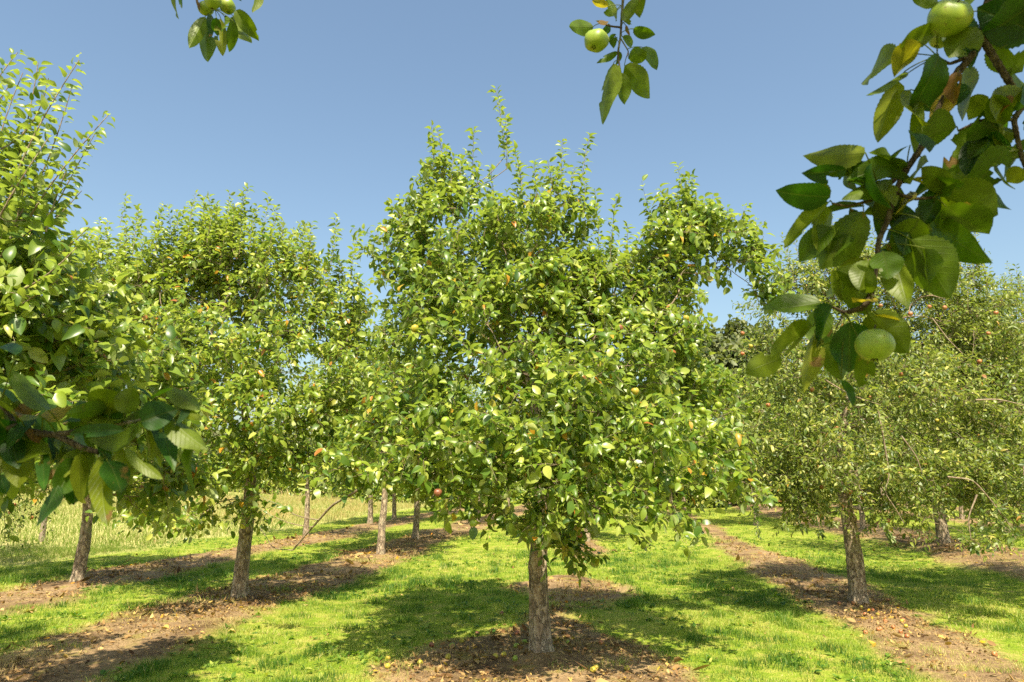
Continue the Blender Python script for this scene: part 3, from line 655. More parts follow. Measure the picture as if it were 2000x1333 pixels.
# --- the central tree
D0 = B_main[1]
mspec = [(880, 490, 95, 110, D0-.1, .8), (875, 375, 50, 60, D0), (1040, 510, 110, 120, D0+.2, .8), (1000, 420, 60, 50, D0+.1), (1105, 430, 60, 45, D0+.1),
         (765, 500, 55, 42, D0), (810, 440, 40, 50, D0), (800, 620, 60, 90, D0-.2), (900, 640, 120, 110, D0-.6), (1060, 640, 110, 110, D0+.5), (1130, 600, 80, 110, D0+.6),
         (1290, 540, 75, 90, D0), (1300, 500, 80, 80, D0-.1), (1250, 600, 70, 70, D0), (1340, 440, 75, 50, D0), (1390, 450, 60, 45, D0), (1340, 440, 70, 45, D0), (1420, 465, 55, 42, D0), (1455, 500, 40, 40, D0), (1472, 535, 30, 42, D0), (1492, 570, 20, 35, D0), (1400, 520, 25, 30, D0),
         (1280, 640, 90, 80, D0-.2), (1210, 700, 110, 90, D0-.6), (1340, 760, 80, 90, D0), (1080, 740, 130, 80, D0-1.2), (930, 760, 130, 90, D0-1.0), (800, 760, 90, 90, D0-.4),
         (1230, 850, 140, 100, D0-1.1), (1370, 880, 80, 90, D0-.3), (1060, 870, 150, 100, D0-1.5), (880, 870, 140, 90, D0-1.0), (740, 860, 90, 70, D0-.6),
         (700, 905, 60, 45, D0-.7), (1440, 940, 55, 40, D0-.5), (1330, 970, 90, 50, D0-.9), (1180, 970, 110, 50, D0-1.2), (1040, 980, 110, 50, D0-1.2), (900, 950, 100, 40, D0-1.0), (800, 915, 80, 40, D0-.9),
         (1085, 1035, 40, 40, D0-.5), (1120, 1060, 45, 28, D0-.5), (1095, 1085, 22, 25, D0-.5),
         (1000, 780, 260, 150, D0+1.3, .7), (1190, 560, 60, 90, D0+.5), (1080, 600, 80, 75, D0-.4), (1000, 590, 70, 60, D0-.5), (1150, 560, 60, 60, D0-.1), (950, 560, 160, 120, D0+1.2, .6), (1250, 720, 140, 150, D0+1.2, .6)]
tops = [((980, 175), .85), ((992, 230), .6), ((852, 235), .9), ((908, 290), .35), ((882, 300), .4), ((1135, 250), 1.0), ((1100, 275), .75), ((1052, 312), .6), ((1085, 330), .5), ((1160, 370), .5), ((1196, 378), .8), ((1015, 330), .45),
        ((1345, 338), .45), ((1298, 368), .35), ((1330, 365), .35), ((745, 445), .25), ((785, 382), .4), ((940, 330), .4), ((1125, 460), .6), ((1175, 430), .6), ((1415, 405), .25), ((1478, 440), .25),
        ((1060, 470), .6), ((1150, 500), .5), ((1010, 280), .5), ((835, 330), .4), ((865, 300), .4), ((1120, 330), .4)]
rng = np.random.default_rng(77)
top_sh = [(rel(B_main, px, py, D0+rng.uniform(-.25, .25)), ln) for (px, py), ln in tops]
apx = [(1310, 478), (1240, 492), (810, 640), (1195, 715), (1180, 708), (1240, 762), (1082, 742), (1085, 600), (1312, 945), (1322, 935), (1328, 950), (1115, 840), (1372, 800), (1403, 790), (1055, 850), (1265, 858), (1240, 860), (1105, 805),
       (1128, 1032), (1120, 1040), (1132, 1042), (925, 1020), (890, 640), (960, 560), (1075, 520), (1210, 640), (1340, 620), (700, 905), (855, 960), (1222, 612), (1260, 820), (1180, 780), (1030, 700), (940, 880), (820, 700), (1395, 905), (1290, 905), (1100, 930), (1000, 870), (1130, 985), (1215, 900), (870, 820), (780, 860)]
apm = []
for i, (px, py) in enumerate(apx):
    front = D0-1.45 if py > 700 else D0-.75
    if px > 1330: front = D0-.75
    if px < 850: front = D0-1.1
    if 1020 < py: front = D0-.95
    apm.append(('green' if rng.random() < .7 else ('yellow' if rng.random() < .8 else 'brown'), rel(B_main, px, py, front), rng.uniform(.028, .038)))
# the long low bough that dips to the ground on the left, as a limb of its own
hang = [rel(B_main, px, py, d) for px, py, d in [(850, 890, D0-.5), (760, 920, D0-.3), (725, 940, D0-.1), (680, 968, D0+.1), (648, 985, D0+.3), (625, 1012, D0+.4), (600, 1040, D0+.5), (572, 1073, D0+.6)]]
h2 = [rel(B_main, px, py, d) for px, py, d in [(572, 1073, D0+.6), (550, 1072, D0+.6), (532, 1068, D0+.6), (522, 1050, D0+.6), (508, 1030, D0+.6)]]
h3 = [rel(B_main, px, py, d) for px, py, d in [(622, 1014, D0+.4), (600, 1011, D0+.4), (575, 1004, D0+.4), (552, 986, D0+.4)]]
h4 = [rel(B_main, px, py, d) for px, py, d in [(610, 1028, D0+.45), (590, 1026, D0+.4), (565, 1020, D0+.4), (535, 1008, D0+.4)]]
dg1 = [rel(B_main, px, py, d) for px, py, d in [(1235, 990, D0-1), (1235, 1025, D0-1), (1240, 1045, D0-1), (1262, 1062, D0-1)]]
root_main, _ = build_tree('apple_tree', B_main, px_lobes(B_main, mspec), 'large central apple tree with dense bright leaves, green apples and upright top shoots', 11, n_attr=1450, trunk_h=2.7, trunk_r=.098, lean=(-.03, 0), fork=1.35,
           leafL=.075, wratio=.31, shoots_per=4.9, shoot_len=(.07, .32), n_top=22, top_shoots=top_sh, extra=[(hang, .022, .008), (h2, .006, .003), (h3, .007, .003), (h4, .006, .003), (dg1, .003, .002)], apples=apm, seg=64, rings=170, group='apple trees of the orchard')
# leaf sprays on the dipping bough and the two dangling twigs
def spray(root, base_pts, n_, size, seed, lod=2, name='hanging_spray', m_=None, tmu=.3):
    rng = np.random.default_rng(seed); b = np.array(root.location); pts = np.array(base_pts); i = rng.integers(0, len(pts)-1, n_); f = rng.random(n_)[:, None]
    p = pts[i]*(1-f)+pts[i+1]*f; dd = nrm(pts[i+1]-pts[i]); d = nrm(.5*dd+rng.normal(0, .8, (n_, 3))+np.array([0, 0, -.2]))
    a = Acc(); Ls = size*rng.uniform(.6, 1.2, n_); leaf_batch(a, p+d*.02, d, rng.normal(0, .5, (n_, 3))+np.array([0, -.3, .8]), Ls, Ls*.30, rng.uniform(.1, .5, n_), rng.uniform(.1, .6, n_), np.clip(rng.normal(tmu, .15, n_), 0, .88), lod, rng)
    tw = resample(pts, 12); V1, q1 = tubes(tw[None], np.linspace(.004, .002, 12)[None], 5); a.add(V1, [q1], tint=0.0)
    return link('crown', a.mesh(name), m_ or M_leaf, root)
spray(root_main, [h3[2], h3[3], rel(B_main, 520, 975, D0+.4), rel(B_main, 500, 960, D0+.4)], 34, .075, 1)
spray(root_main, [h4[2], h4[3], rel(B_main, 520, 1000, D0+.4), rel(B_main, 505, 990, D0+.4)], 22, .075, 2)
spray(root_main, [rel(B_main, 1240, 1040, D0-1), rel(B_main, 1250, 1055, D0-1), rel(B_main, 1268, 1070, D0-1)], 20, .06, 3)
spray(root_main, [rel(B_main, 1110, 1070, D0-.8), rel(B_main, 1140, 1080, D0-.8), rel(B_main, 1175, 1085, D0-.8)], 26, .07, 4)
spray(root_main, [h2[3], h2[4]], 2, .05, 5)

# --- L1
d1 = B_L1[1]
s1 = [(460, 600, 200, 100, d1+.4, .8), (270, 560, 60, 50, d1), (350, 535, 80, 50, d1), (440, 530, 80, 45, d1+.3), (520, 530, 80, 50, d1), (610, 570, 80, 60, d1), (680, 610, 45, 70, d1), (220, 620, 50, 70, d1), (300, 580, 80, 70, d1), (420, 540, 100, 70, d1+.6), (640, 640, 70, 80, d1), (700, 820, 50, 60, d1), (280, 680, 90, 90, d1-.6), (420, 690, 120, 110, d1-1.0), (570, 720, 120, 100, d1-.8), (340, 800, 110, 80, d1-.9),
      (480, 830, 120, 80, d1-1.2), (620, 830, 90, 80, d1-.5), (680, 740, 60, 90, d1), (560, 900, 100, 40, d1-.4), (400, 890, 90, 50, d1-.9), (330, 1000, 80, 35, d1-1.4), (250, 985, 60, 30, d1-1.2), (460, 985, 60, 45, d1-.6), (450, 640, 200, 140, d1+1.3, .7), (430, 490, 60, 40, d1)]
tops1 = [(250, 380), (272, 420), (300, 430), (345, 415), (375, 382), (428, 398), (395, 430), (480, 430), (520, 445), (555, 440), (590, 438), (625, 450), (650, 470), (668, 505), (690, 540), (325, 445), (455, 425), (500, 450), (235, 470), (360, 440), (570, 470), (700, 590), (610, 480)]
sh1 = [(rel(B_L1, px, py, d1+rng.uniform(-.4, .4)), rng.uniform(.5, .9)) for px, py in tops1]
build_tree('apple_tree', B_L1, px_lobes(B_L1, s1), 'apple tree left of the central tree, with a comb of thin upright shoots on top', 12, n_attr=1200, trunk_h=3.0, trunk_r=.098, lean=(-.01, 0), fork=1.5, wratio=.33, leafL=.085, lod=1, shoots_per=3.0, top_shoots=sh1, n_top=120, top_len=(.4, 1.0),
           tint_mu=.50, yellow=.05, seg=40, rings=120, group='apple trees of the orchard')
# --- L2
d2 = B_L2[1]
s2_ = [(200, 570, 90, 80, d2), (100, 620, 110, 100, d2), (320, 670, 90, 90, d2), (180, 740, 140, 100, d2-1), (290, 850, 110, 80, d2-1), (100, 880, 120, 70, d2-.6), (220, 930, 90, 45, d2-.6), (20, 760, 110, 130, d2), (330, 780, 80, 90, d2)]
sh2 = [(rel(B_L2, px, py, d2+rng.uniform(-.4, .4)), rng.uniform(.5, .8)) for px, py in [(170, 450), (190, 470), (212, 455), (235, 480), (150, 500), (260, 500), (280, 530)]]
build_tree('apple_tree', B_L2, px_lobes(B_L2, s2_), 'leaning-trunk apple tree at the edge of the tall meadow grass, second tree from the left', 13, n_attr=850, wratio=.33, trunk_h=2.9, trunk_r=.092, lean=(.035, 0), fork=1.5, leafL=.085, lod=1, shoots_per=2.8, top_shoots=sh2, n_top=60, top_len=(.35, .8),
           tint_mu=.55, yellow=.05, seg=40, rings=110, group='apple trees of the orchard')
# --- near left tree, trunk outside the frame
B_NL = np.array([-5.0, 4.4, 0])
sNL = [(-20, 500, 130, 70, 3.9, .8), (-120, 380, 120, 100, 4.0, .8), (10, 620, 150, 80, 3.9, .8), (70, 690, 110, 80, 4.1, .7), (-40, 760, 190, 110, 3.8, .7), (210, 720, 90, 60, 5.2, .5), (290, 800, 70, 80, 5.6, .5), (180, 850, 80, 60, 5.3, .5), (20, 880, 130, 60, 4.8, .6),
       (-500, 500, 400, 300, 4.6, 1.2), (250, 970, 70, 35, 6.2, .4), (330, 930, 60, 40, 6.2, .4), (90, 560, 80, 80, 4.2, .5)]
shNL = []
for (bx, by, tx, ty, dd) in [(20, 380, 155, 115, 3.7), (60, 420, 212, 222, 3.7), (-60, 330, 35, 100, 3.7), (-30, 300, 95, 150, 3.8), (90, 450, 130, 330, 3.7), (60, 540, 175, 440, 3.8), (-80, 250, 10, 180, 3.8), (-40, 420, 60, 230, 3.9), (10, 460, 70, 300, 4.0), (-50, 500, 110, 400, 3.8), (0, 420, 100, 260, 3.6), (30, 430, 140, 170, 4.0), (-20, 380, 45, 140, 4.1), (40, 480, 160, 370, 4.1), (20, 350, 75, 120, 3.9), (60, 500, 185, 260, 4.2), (0, 500, 50, 340, 3.7), (50, 560, 150, 480, 3.6), (-40, 350, 0, 230, 3.7), (90, 640, 200, 540, 4.3), (150, 740, 260, 640, 5.0), (230, 800, 350, 680, 5.4), (260, 860, 370, 760, 5.5), (30, 600, 120, 540, 3.6), (-20, 300, 20, 160, 4.2)]:
    shNL.append((rel(B_NL, tx, ty, dd), (rel(B_NL, tx, ty, dd)-rel(B_NL, bx, by, dd))))
root_nl, A_nl = build_tree('apple_tree', B_NL, px_lobes(B_NL, sNL), 'near apple tree reaching in along the left edge with long arching leafy shoots', 14, n_attr=800, wratio=.32, trunk_h=2.9, trunk_r=.11, fork=1.3, leafL=.085, lod=2, shoots_per=2.6,
           tint_mu=.45, yellow=.03, seg=24, rings=50, group='apple trees of the orchard', upb=.45)
def long_shoot(root, b, t, size, seed, r0=.006, name='long_shoot', m_=None, tmu=.5):
    rng = np.random.default_rng(seed); b = np.array(b); t = np.array(t); ln = np.linalg.norm(t-b); K = 14
    s = np.linspace(0, 1, K)[:, None]; sag = np.array([rng.normal(0, .05), rng.normal(0, .05), -.08])*ln
    c = b+(t-b)*s + sag*4*s*(1-s)
    a = Acc(); n_ = int(ln/.0155); tt = np.linspace(.05, 1, n_); fi = tt*(K-1); i0 = np.minimum(fi.astype(int), K-2); f = (fi-i0)[:, None]
    p = c[i0]*(1-f)+c[i0+1]*f; tg = nrm(c[i0+1]-c[i0]); e1 = nrm(np.cross(tg, [0.2, .3, 1])); e2 = np.cross(tg, e1); ph = np.arange(n_)*2.399
    rd_ = e1*np.cos(ph)[:, None]+e2*np.sin(ph)[:, None]
    d = nrm(tg*.5+rd_*.8+rng.normal(0, .2, (n_, 3))+np.array([0, 0, -.1])); Ls = size*rng.uniform(.75, 1.15, n_)*(1-.35*tt)
    leaf_batch(a, p+d*.022, d, np.array([0, -.25, .8])+rng.normal(0, .5, (n_, 3)), Ls, Ls*.29, rng.uniform(.3, .8, n_), rng.uniform(.2, .6, n_), np.clip(rng.normal(tmu, .17, n_), 0, .88), 2, rng)
    f_ = link('crown', a.mesh(name), m_ or M_leaf, root)
    V1, q1 = tubes(c[None], np.linspace(r0, .0022, K)[None], 6); link('branches', mk_mesh(name+'_wood', V1, [q1]), M_twig, root)
for i, (tip, dv) in enumerate(shNL): long_shoot(root_nl, tip-dv, tip, .085, 60+i)

# --- R1, R2 and right-hand neighbours: small grey-green leaves and red apples
d3 = B_R1[1]
s3 = [(1580, 570, 60, 60, d3), (1660, 540, 80, 60, d3), (1760, 530, 90, 60, d3+.2), (1860, 560, 70, 70, d3+.3), (1920, 640, 60, 80, d3), (1540, 640, 80, 80, d3), (1680, 600, 110, 80, d3+.2), (1800, 610, 90, 80, d3+.3), (1880, 690, 80, 90, d3), (1930, 780, 60, 80, d3), (1500, 740, 80, 90, d3), (1640, 730, 130, 110, d3-1), (1790, 770, 130, 110, d3-.8), (1520, 860, 90, 80, d3-.8), (1650, 890, 120, 70, d3-1.2), (1790, 900, 110, 70, d3-1),
      (1900, 850, 80, 80, d3-.4), (1500, 945, 70, 35, d3-.6), (1745, 980, 60, 45, d3-.8), (1590, 985, 50, 30, d3-.9), (1720, 700, 200, 140, d3+1.2, .8), (1640, 560, 50, 50, d3), (1860, 960, 60, 40, d3-.6), (1560, 950, 60, 40, d3-1), (1450, 900, 50, 60, d3-.3), (1930, 960, 60, 50, d3-.9), (1975, 1010, 40, 45, d3-1.0), (1890, 1045, 30, 22, d3-1.3)]
ap3 = [('red' if rng.random() < .75 else 'yellow', rel(B_R1, px, py, d3-rng.uniform(.8, 1.35)), rng.uniform(.023, .030)) for px, py in
       [(1450, 690), (1466, 675), (1450, 650), (1600, 588), (1720, 596), (1845, 600), (1815, 598), (1945, 610), (1670, 600), (1778, 612), (1690, 640), (1612, 690), (1613, 715), (1586, 760), (1815, 690), (1913, 705), (1700, 775), (1735, 870), (1630, 825), (1560, 860), (1740, 1032), (1735, 1015),
        (1660, 960), (1605, 950), (1575, 920), (1830, 820), (1880, 760), (1550, 700), (1500, 790), (1650, 655), (1760, 730), (1870, 700), (1820, 760), (1930, 650), (1690, 560)]]
tw = []
for pts in [[(1905, 780, 7.6), (1950, 778, 7.6), (2020, 795, 7.6)], [(1715, 800, 8), (1728, 870, 8), (1738, 930, 8), (1725, 960, 8), (1745, 985, 8), (1765, 1020, 8)], [(1760, 850, 8), (1790, 890, 8), (1800, 920, 8)],
            [(1850, 930, 7.8), (1900, 935, 7.8), (1935, 975, 7.8), (1960, 1010, 7.8), (1985, 1040, 7.8)], [(1908, 965, 7.8), (1890, 1010, 7.8), (1896, 1050, 7.8)], [(1610, 740, 8.3), (1660, 770, 8.2), (1720, 790, 8.2)], [(1820, 620, 8.4), (1850, 660, 8.4), (1880, 690, 8.3)]]:
    tw.append(([rel(B_R1, *p) for p in pts], .010, .004))
root_r1, _ = build_tree('apple_tree', B_R1, px_lobes(B_R1, s3), 'small-leaved apple tree with red apples on a thick mottled trunk, right of the central tree', 21, n_attr=1500, trunk_h=2.9, trunk_r=.106, lean=(.01, 0), fork=1.6, leafL=.060, lod=1, shoots_per=4.2, shoot_len=(.12, .34),
           leafmat=M_leaf_small, n_top=110, spacing=.024, tint_mu=.45, yellow=.02, wratio=.24, droop=.15, seg=56, rings=150, apples=ap3, extra=tw, group='apple trees of the orchard')
spray(root_r1, [rel(B_R1, 1478, 985, d3-1.2), rel(B_R1, 1480, 1010, d3-1.2), rel(B_R1, 1482, 1050, d3-1.2)], 60, .05, 8, 1, m_=M_leaf_small, tmu=.2)
spray(root_r1, [rel(B_R1, 1880, 1050, 7.8), rel(B_R1, 1896, 1060, 7.8), rel(B_R1, 1905, 1075, 7.8)], 70, .055, 9, 1, m_=M_leaf_small)
spray(root_r1, [rel(B_R1, 1720, 1010, 8.2), rel(B_R1, 1735, 1035, 8.2), rel(B_R1, 1742, 1050, 8.2)], 60, .06, 10, 1, m_=M_leaf_small)
spray(root_r1, [rel(B_R1, 1595, 1010, 8.4), rel(B_R1, 1600, 1035, 8.4), rel(B_R1, 1606, 1050, 8.4)], 40, .055, 11, 1, m_=M_leaf_small)
spray(root_r1, [rel(B_R1, 1940, 985, 7.8), rel(B_R1, 1965, 1010, 7.8), rel(B_R1, 1985, 1045, 7.8)], 80, .055, 12, 1, m_=M_leaf_small)
d4 = 16.5
s4 = [(1960, 590, 60, 40, d4), (1880, 620, 110, 80, d4), (1700, 780, 90, 80, d4), (2080, 720, 80, 120, d4), (1960, 880, 90, 90, d4-2), (1820, 900, 90, 80, d4-2), (1640, 900, 70, 60, d4), (1980, 660, 90, 80, d4), (1800, 740, 120, 90, d4-1), (1930, 780, 120, 100, d4-1), (2030, 800, 90, 120, d4), (1760, 860, 100, 70, d4-1), (1880, 900, 120, 70, d4-1), (2000, 930, 90, 60, d4-.5), (1820, 960, 60, 30, d4-.6)]
build_tree('apple_tree', B_R2, px_lobes(B_R2, s4), 'small-leaved apple tree standing behind the red-apple tree on the right, dark soil at its foot', 22, n_attr=1000, trunk_h=4.0, trunk_r=.125, fork=1.6, leafL=.065, lod=1, shoots_per=3.4, shoot_len=(.14, .4),
           leafmat=M_leaf_small, n_top=40, spacing=.03, tint_mu=.4, yellow=.02, wratio=.26, droop=.15, seg=30, rings=80, group='apple trees of the orchard')
def generic(cr, bot, top, seed, n=14):
    rng = np.random.default_rng(seed); out = []
    for k in range(n):
        a = k*2.399+rng.random(); t_ = (k+.5)/n; z = bot+(top-bot)*t_; rr = cr*math.sqrt(max(.05, 1-abs(2*t_-.75)**2/1.6))*.62
        out.append((rr*math.cos(a), rr*math.sin(a), z, cr*.42, cr*.42, (top-bot)*.17))
    out.append((0, 0, (bot+top)/2, cr*.5, cr*.5, (top-bot)*.35)); return out
B_R3 = np.array([8.6, 9.4, .2])
build_tree('apple_tree', B_R3, generic(2.3, 1.1, 4.6, 3)+px_lobes(B_R3, [(1960, 800, 60, 80, 9.0, .5), (1975, 930, 50, 60, 8.6, .5), (1960, 1020, 40, 40, 8.4, .4), (1990, 700, 40, 60, 9.2, .5)]), 'small-leaved apple tree cut off by the right edge of the picture', 23, n_attr=1200, trunk_h=3.6, trunk_r=.12, fork=1.4, leafL=.06, lod=1, shoots_per=3.6, leafmat=M_leaf_small, n_top=40,
           spacing=.027, tint_mu=.35, wratio=.26, seg=20, rings=40, group='apple trees of the orchard')
B_FL = np.array([-11.4, 12.3, 0])
lf = generic(2.4, 1.6, 4.6, 5)+px_lobes(B_FL, [(20, 950, 60, 45, 11.8, .5), (70, 1010, 35, 45, 11.8, .4), (10, 1045, 45, 25, 11.8, .4), (130, 950, 40, 30, 11.9, .3), (60, 930, 70, 30, 11.8, .4)])+[(2.3, -.3, 1.5, .55, .5, .55), (2.6, -.2, .95, .35, .35, .35), (3.1, -.3, 2.0, .6, .4, .25), (3.4, -.2, 1.5, .3, .3, .25)]
build_tree('apple_tree', B_FL, lf, 'apple tree whose drooping small-leaved branches hang over the meadow at the left edge', 24, n_attr=800, trunk_h=3.6, trunk_r=.12, fork=1.4, leafL=.058, lod=1, shoots_per=3.4, leafmat=M_leaf_small, n_top=20,
           spacing=.027, tint_mu=.4, wratio=.25, seg=20, rings=40, group='apple trees of the orchard', apples=[('red', rel(B_FL, px, py, 11.8), .033) for px, py in [(30, 930), (38, 945), (55, 950), (28, 985), (20, 1000), (62, 1010)]])
# mid-distance trees standing on the soil strips
def mid_tree(B, label, seed, cr=2.1, bot=1.6, top=4.7, tr=.082, n_attr=230, lm=None, L_=.10):
    return build_tree('apple_tree', B, generic(cr, bot, top, seed), label, seed, n_attr=n_attr*2, trunk_h=3.0, trunk_r=tr, fork=1.4, leafL=L_, lod=1, shoots_per=3.0, wratio=.33, n_top=25, tint_mu=.5, seg=24, rings=60,
                      group='apple trees of the orchard', leafmat=lm, spacing=.036)[0]
rA = mid_tree(B_a, 'apple tree with the stouter trunk of the close pair between the left and central trees', 31)
rB = mid_tree(B_b, 'apple tree just right of and behind the stouter trunk left of the central tree', 32, tr=.084)
rE = mid_tree(B_e, 'apple tree with pale-footed trunk behind the dipping bare bough', 33, tr=.078, lm=M_leaf_small, L_=.07, n_attr=260)
rC = mid_tree(B_c, 'distant apple tree with a pale sunlit trunk, left of the close pair', 34, tr=.09, top=4.9)
rD = mid_tree(B_d, 'distant apple tree seen between the close pair of trunks', 35, tr=.085, top=4.9)
protos = [rA, rC, rE]
def copy_tree(src, loc, rz, label, sc_=1.0):
    c = src.copy(); C.objects.link(c); c.location = loc; c.rotation_euler = (0, 0, rz); c.scale = (sc_,)*3; c['label'] = label
    for ch in src.children:
        k = ch.copy(); C.objects.link(k); k.parent = c
    return c
far = [(uM, 19.5, 0, 'apple tree half hidden directly behind the central trunk'), (uM, 31, 1, 'distant apple tree on the central soil strip'),
       (uL1, 27, 0, 'distant apple tree at the far end of the strip left of centre'), (uL1, 35, 2, 'farthest apple tree of the row left of centre'),
       (uR1, 33, 1, 'distant apple tree at the far end of the sunlit strip right of centre'), (uR1, 40, 0, 'farthest apple tree of the row right of centre'),
       (uR2, 23, 2, 'apple tree in second right row, behind its thick-trunked neighbour'), (uR2, 29.5, 1, 'apple tree in the second right row seen between crown and turf'), (uR2, 36, 2, 'farthest apple tree of the second right row'),
       (uR2+4.2, 19, 0, 'apple tree in the third right row nearest to the right edge'), (uR2+4.2, 26, 2, 'apple tree in the middle of the third right row'), (uR2+4.2, 33, 1, 'farthest apple tree of the third right row'),
       (uL2, 33, 0, 'distant apple tree at the end of the meadow-side row'), (uL2, 39, 1, 'farthest apple tree of the meadow-side row'), (uM, 37, 2, 'farthest apple tree on the central strip'), (uM+2.1, 29, 0, 'apple tree between central and right strips, low against the hedge'), (uR1+2.0, 27, 1, 'apple tree standing between the two right strips far back'),
       (uR2+8.4, 22, 2, 'apple tree in the fourth right row near the edge'), (uR2+8.4, 29, 0, 'apple tree farther back in the fourth right row'), (uR2+6.4, 36, 1, 'apple tree against the dark right hedge')]
for i, (u, v, k, lab) in enumerate(far):
    x, y = rp*u+rd*v; copy_tree(protos[k], (x, y, float(ground_z(x, y))-.01), i*1.9, lab, 1.0+.05*(i % 3))

# --- tall broadleaf trees behind the orchard
def broad(B, hgt, cr, label, seed, n_attr=500):
    rng = np.random.default_rng(seed); lb = []
    for k in range(34):
        v = nrm(rng.normal(size=3)); v[2] = abs(v[2])*1.1-.25; r_ = rng.uniform(.55, .9)
        s_ = rng.uniform(.22, .34)*cr
        lb.append((v[0]*cr*r_, v[1]*cr*r_, hgt*.55+v[2]*hgt*.38*r_, s_, s_, s_*.8))
    return build_tree('broadleaf_tree', B, lb, label, seed, n_attr=n_attr, trunk_h=hgt*.75, trunk_r=.38, fork=hgt*.2, leafL=.55, lod=1, shoots_per=3.2, shoot_len=(.5, 1.3), leafmat=M_leaf_far, spacing=.13, tint_mu=.5, tint_sd=.25, yellow=0, wratio=.34, seg=14, rings=24,
                      group='tall trees behind the orchard')[0]
def at(px, d, dz=0): p = P(px, 900, d); return np.array([p[0], d, 0])
bt = broad(at(1425, 62), 17.5, 6.4, 'tall dark broadleaf tree rising behind the gap right of the central tree', 41)
bt2 = broad(at(1560, 66), 13, 5.5, 'tall broadleaf tree behind the red-apple tree', 42)
for i, (px, d, s_, lab) in enumerate([(1950, 60, 1.0, 'tall broadleaf tree behind the third right row'), (1240, 85, .72, 'broadleaf tree low behind the central crown, right side'), (1060, 90, .7, 'broadleaf tree low behind the middle of the central crown'),
                                      (1330, 74, .72, 'smaller broadleaf tree left of the tall dark one behind the gap'), (1750, 70, .95, 'broadleaf tree behind the thick-trunked tree of the second right row')]):
    b = at(px, d); copy_tree([bt, bt2][i % 2], (b[0], b[1], float(ground_z(b[0], b[1]))-.05), i*2.1+.5, lab, s_)
# hedge beyond the orchard
def hedge(p0, p1, w_, h_, n_, label, seed, m_, size=.22):
    rng = np.random.default_rng(seed); p0 = np.array(p0, float); p1 = np.array(p1, float); L_ = np.linalg.norm(p1-p0); dn = (p1-p0)/L_; pn = np.array([dn[1], -dn[0]])
    c = (p0+p1)/2; root = empty('hedge', (c[0], c[1], float(ground_z(*c)))); tag(root, label, 'hedge')
    s = rng.uniform(-.5, .5, n_)*L_; hh = h_*(.75+.45*fbm(s*.35, s*0, seed, 3)); a = rng.uniform(0, PI, n_); rr = rng.random(n_)**.25
    x = np.cos(a)*rr*w_*.5; z = np.sin(a)**.7*rr*hh
    g = c[None]+dn*s[:, None]+pn*x[:, None]; p = np.stack([g[:, 0]-c[0], g[:, 1]-c[1], z+ground_z(g[:, 0], g[:, 1])-root.location[2]], -1)
    d = nrm(rng.normal(size=(n_, 3))); Ls = size*rng.uniform(.6, 1.3, n_); A_ = Acc()
    leaf_batch(A_, p, d, np.array([0, -.6, .9])+rng.normal(0, .6, (n_, 3)), Ls, Ls*.36, np.full(n_, .2), np.full(n_, .3), np.clip(rng.normal(.5, .22, n_), 0, .88), 1, rng)
    st = rng.uniform(-.5, .5, 60)*L_; g = dn*st[:, None]; z0 = ground_z(c[0]+g[:, 0], c[1]+g[:, 1])-root.location[2]
    Pt = np.stack([np.stack([g[:, 0], g[:, 1], z0-.05], -1), np.stack([g[:, 0]+rng.normal(0, .1, 60), g[:, 1], z0+h_*.4], -1), np.stack([g[:, 0]+rng.normal(0, .3, 60), g[:, 1]+rng.normal(0, .2, 60), z0+h_*.7], -1)], 1)
    V1, q1 = tubes(Pt, np.tile([.05, .04, .02], (60, 1)), 5); A_.add(V1, [q1], tint=.99)
    link('foliage', A_.mesh('hedge_foliage'), m_, root)
hedge((-22, 44), (8, 50), 2.2, 2.6, 26000, 'yellow-green hedge closing the orchard beyond the left-hand trunks', 51, M_leaf)
hedge((7, 43), (44, 36), 3.0, 3.6, 40000, 'darker hedge closing the orchard on the right', 52, M_leaf_small, .24)
# far wood line
rng = np.random.default_rng(9); A_ = Acc(); n_ = 60000
s = rng.uniform(-1, 1, n_); x = s*260; y = 190+30*np.cos(s*2)+rng.normal(0, 5, n_); h_ = 9+4*fbm(x*.03, x*0, 4, 4); z = h_*rng.random(n_)**.6
p = np.stack([x, y, z+gz0(x, y, x*rp[0]+y*rp[1])], -1); Ls = rng.uniform(1.2, 2.6, n_)
leaf_batch(A_, p, nrm(rng.normal(size=(n_, 3))), np.array([0, -.7, .8])+rng.normal(0, .6, (n_, 3)), Ls, Ls*.4, np.full(n_, .2), np.full(n_, .2), np.clip(rng.normal(.4, .2, n_), 0, 1), 0, rng)
tag(link('woodland', A_.mesh('woodland'), M_leaf_far), 'distant dark wood along the horizon beyond the meadow', 'woodland', kind='stuff')

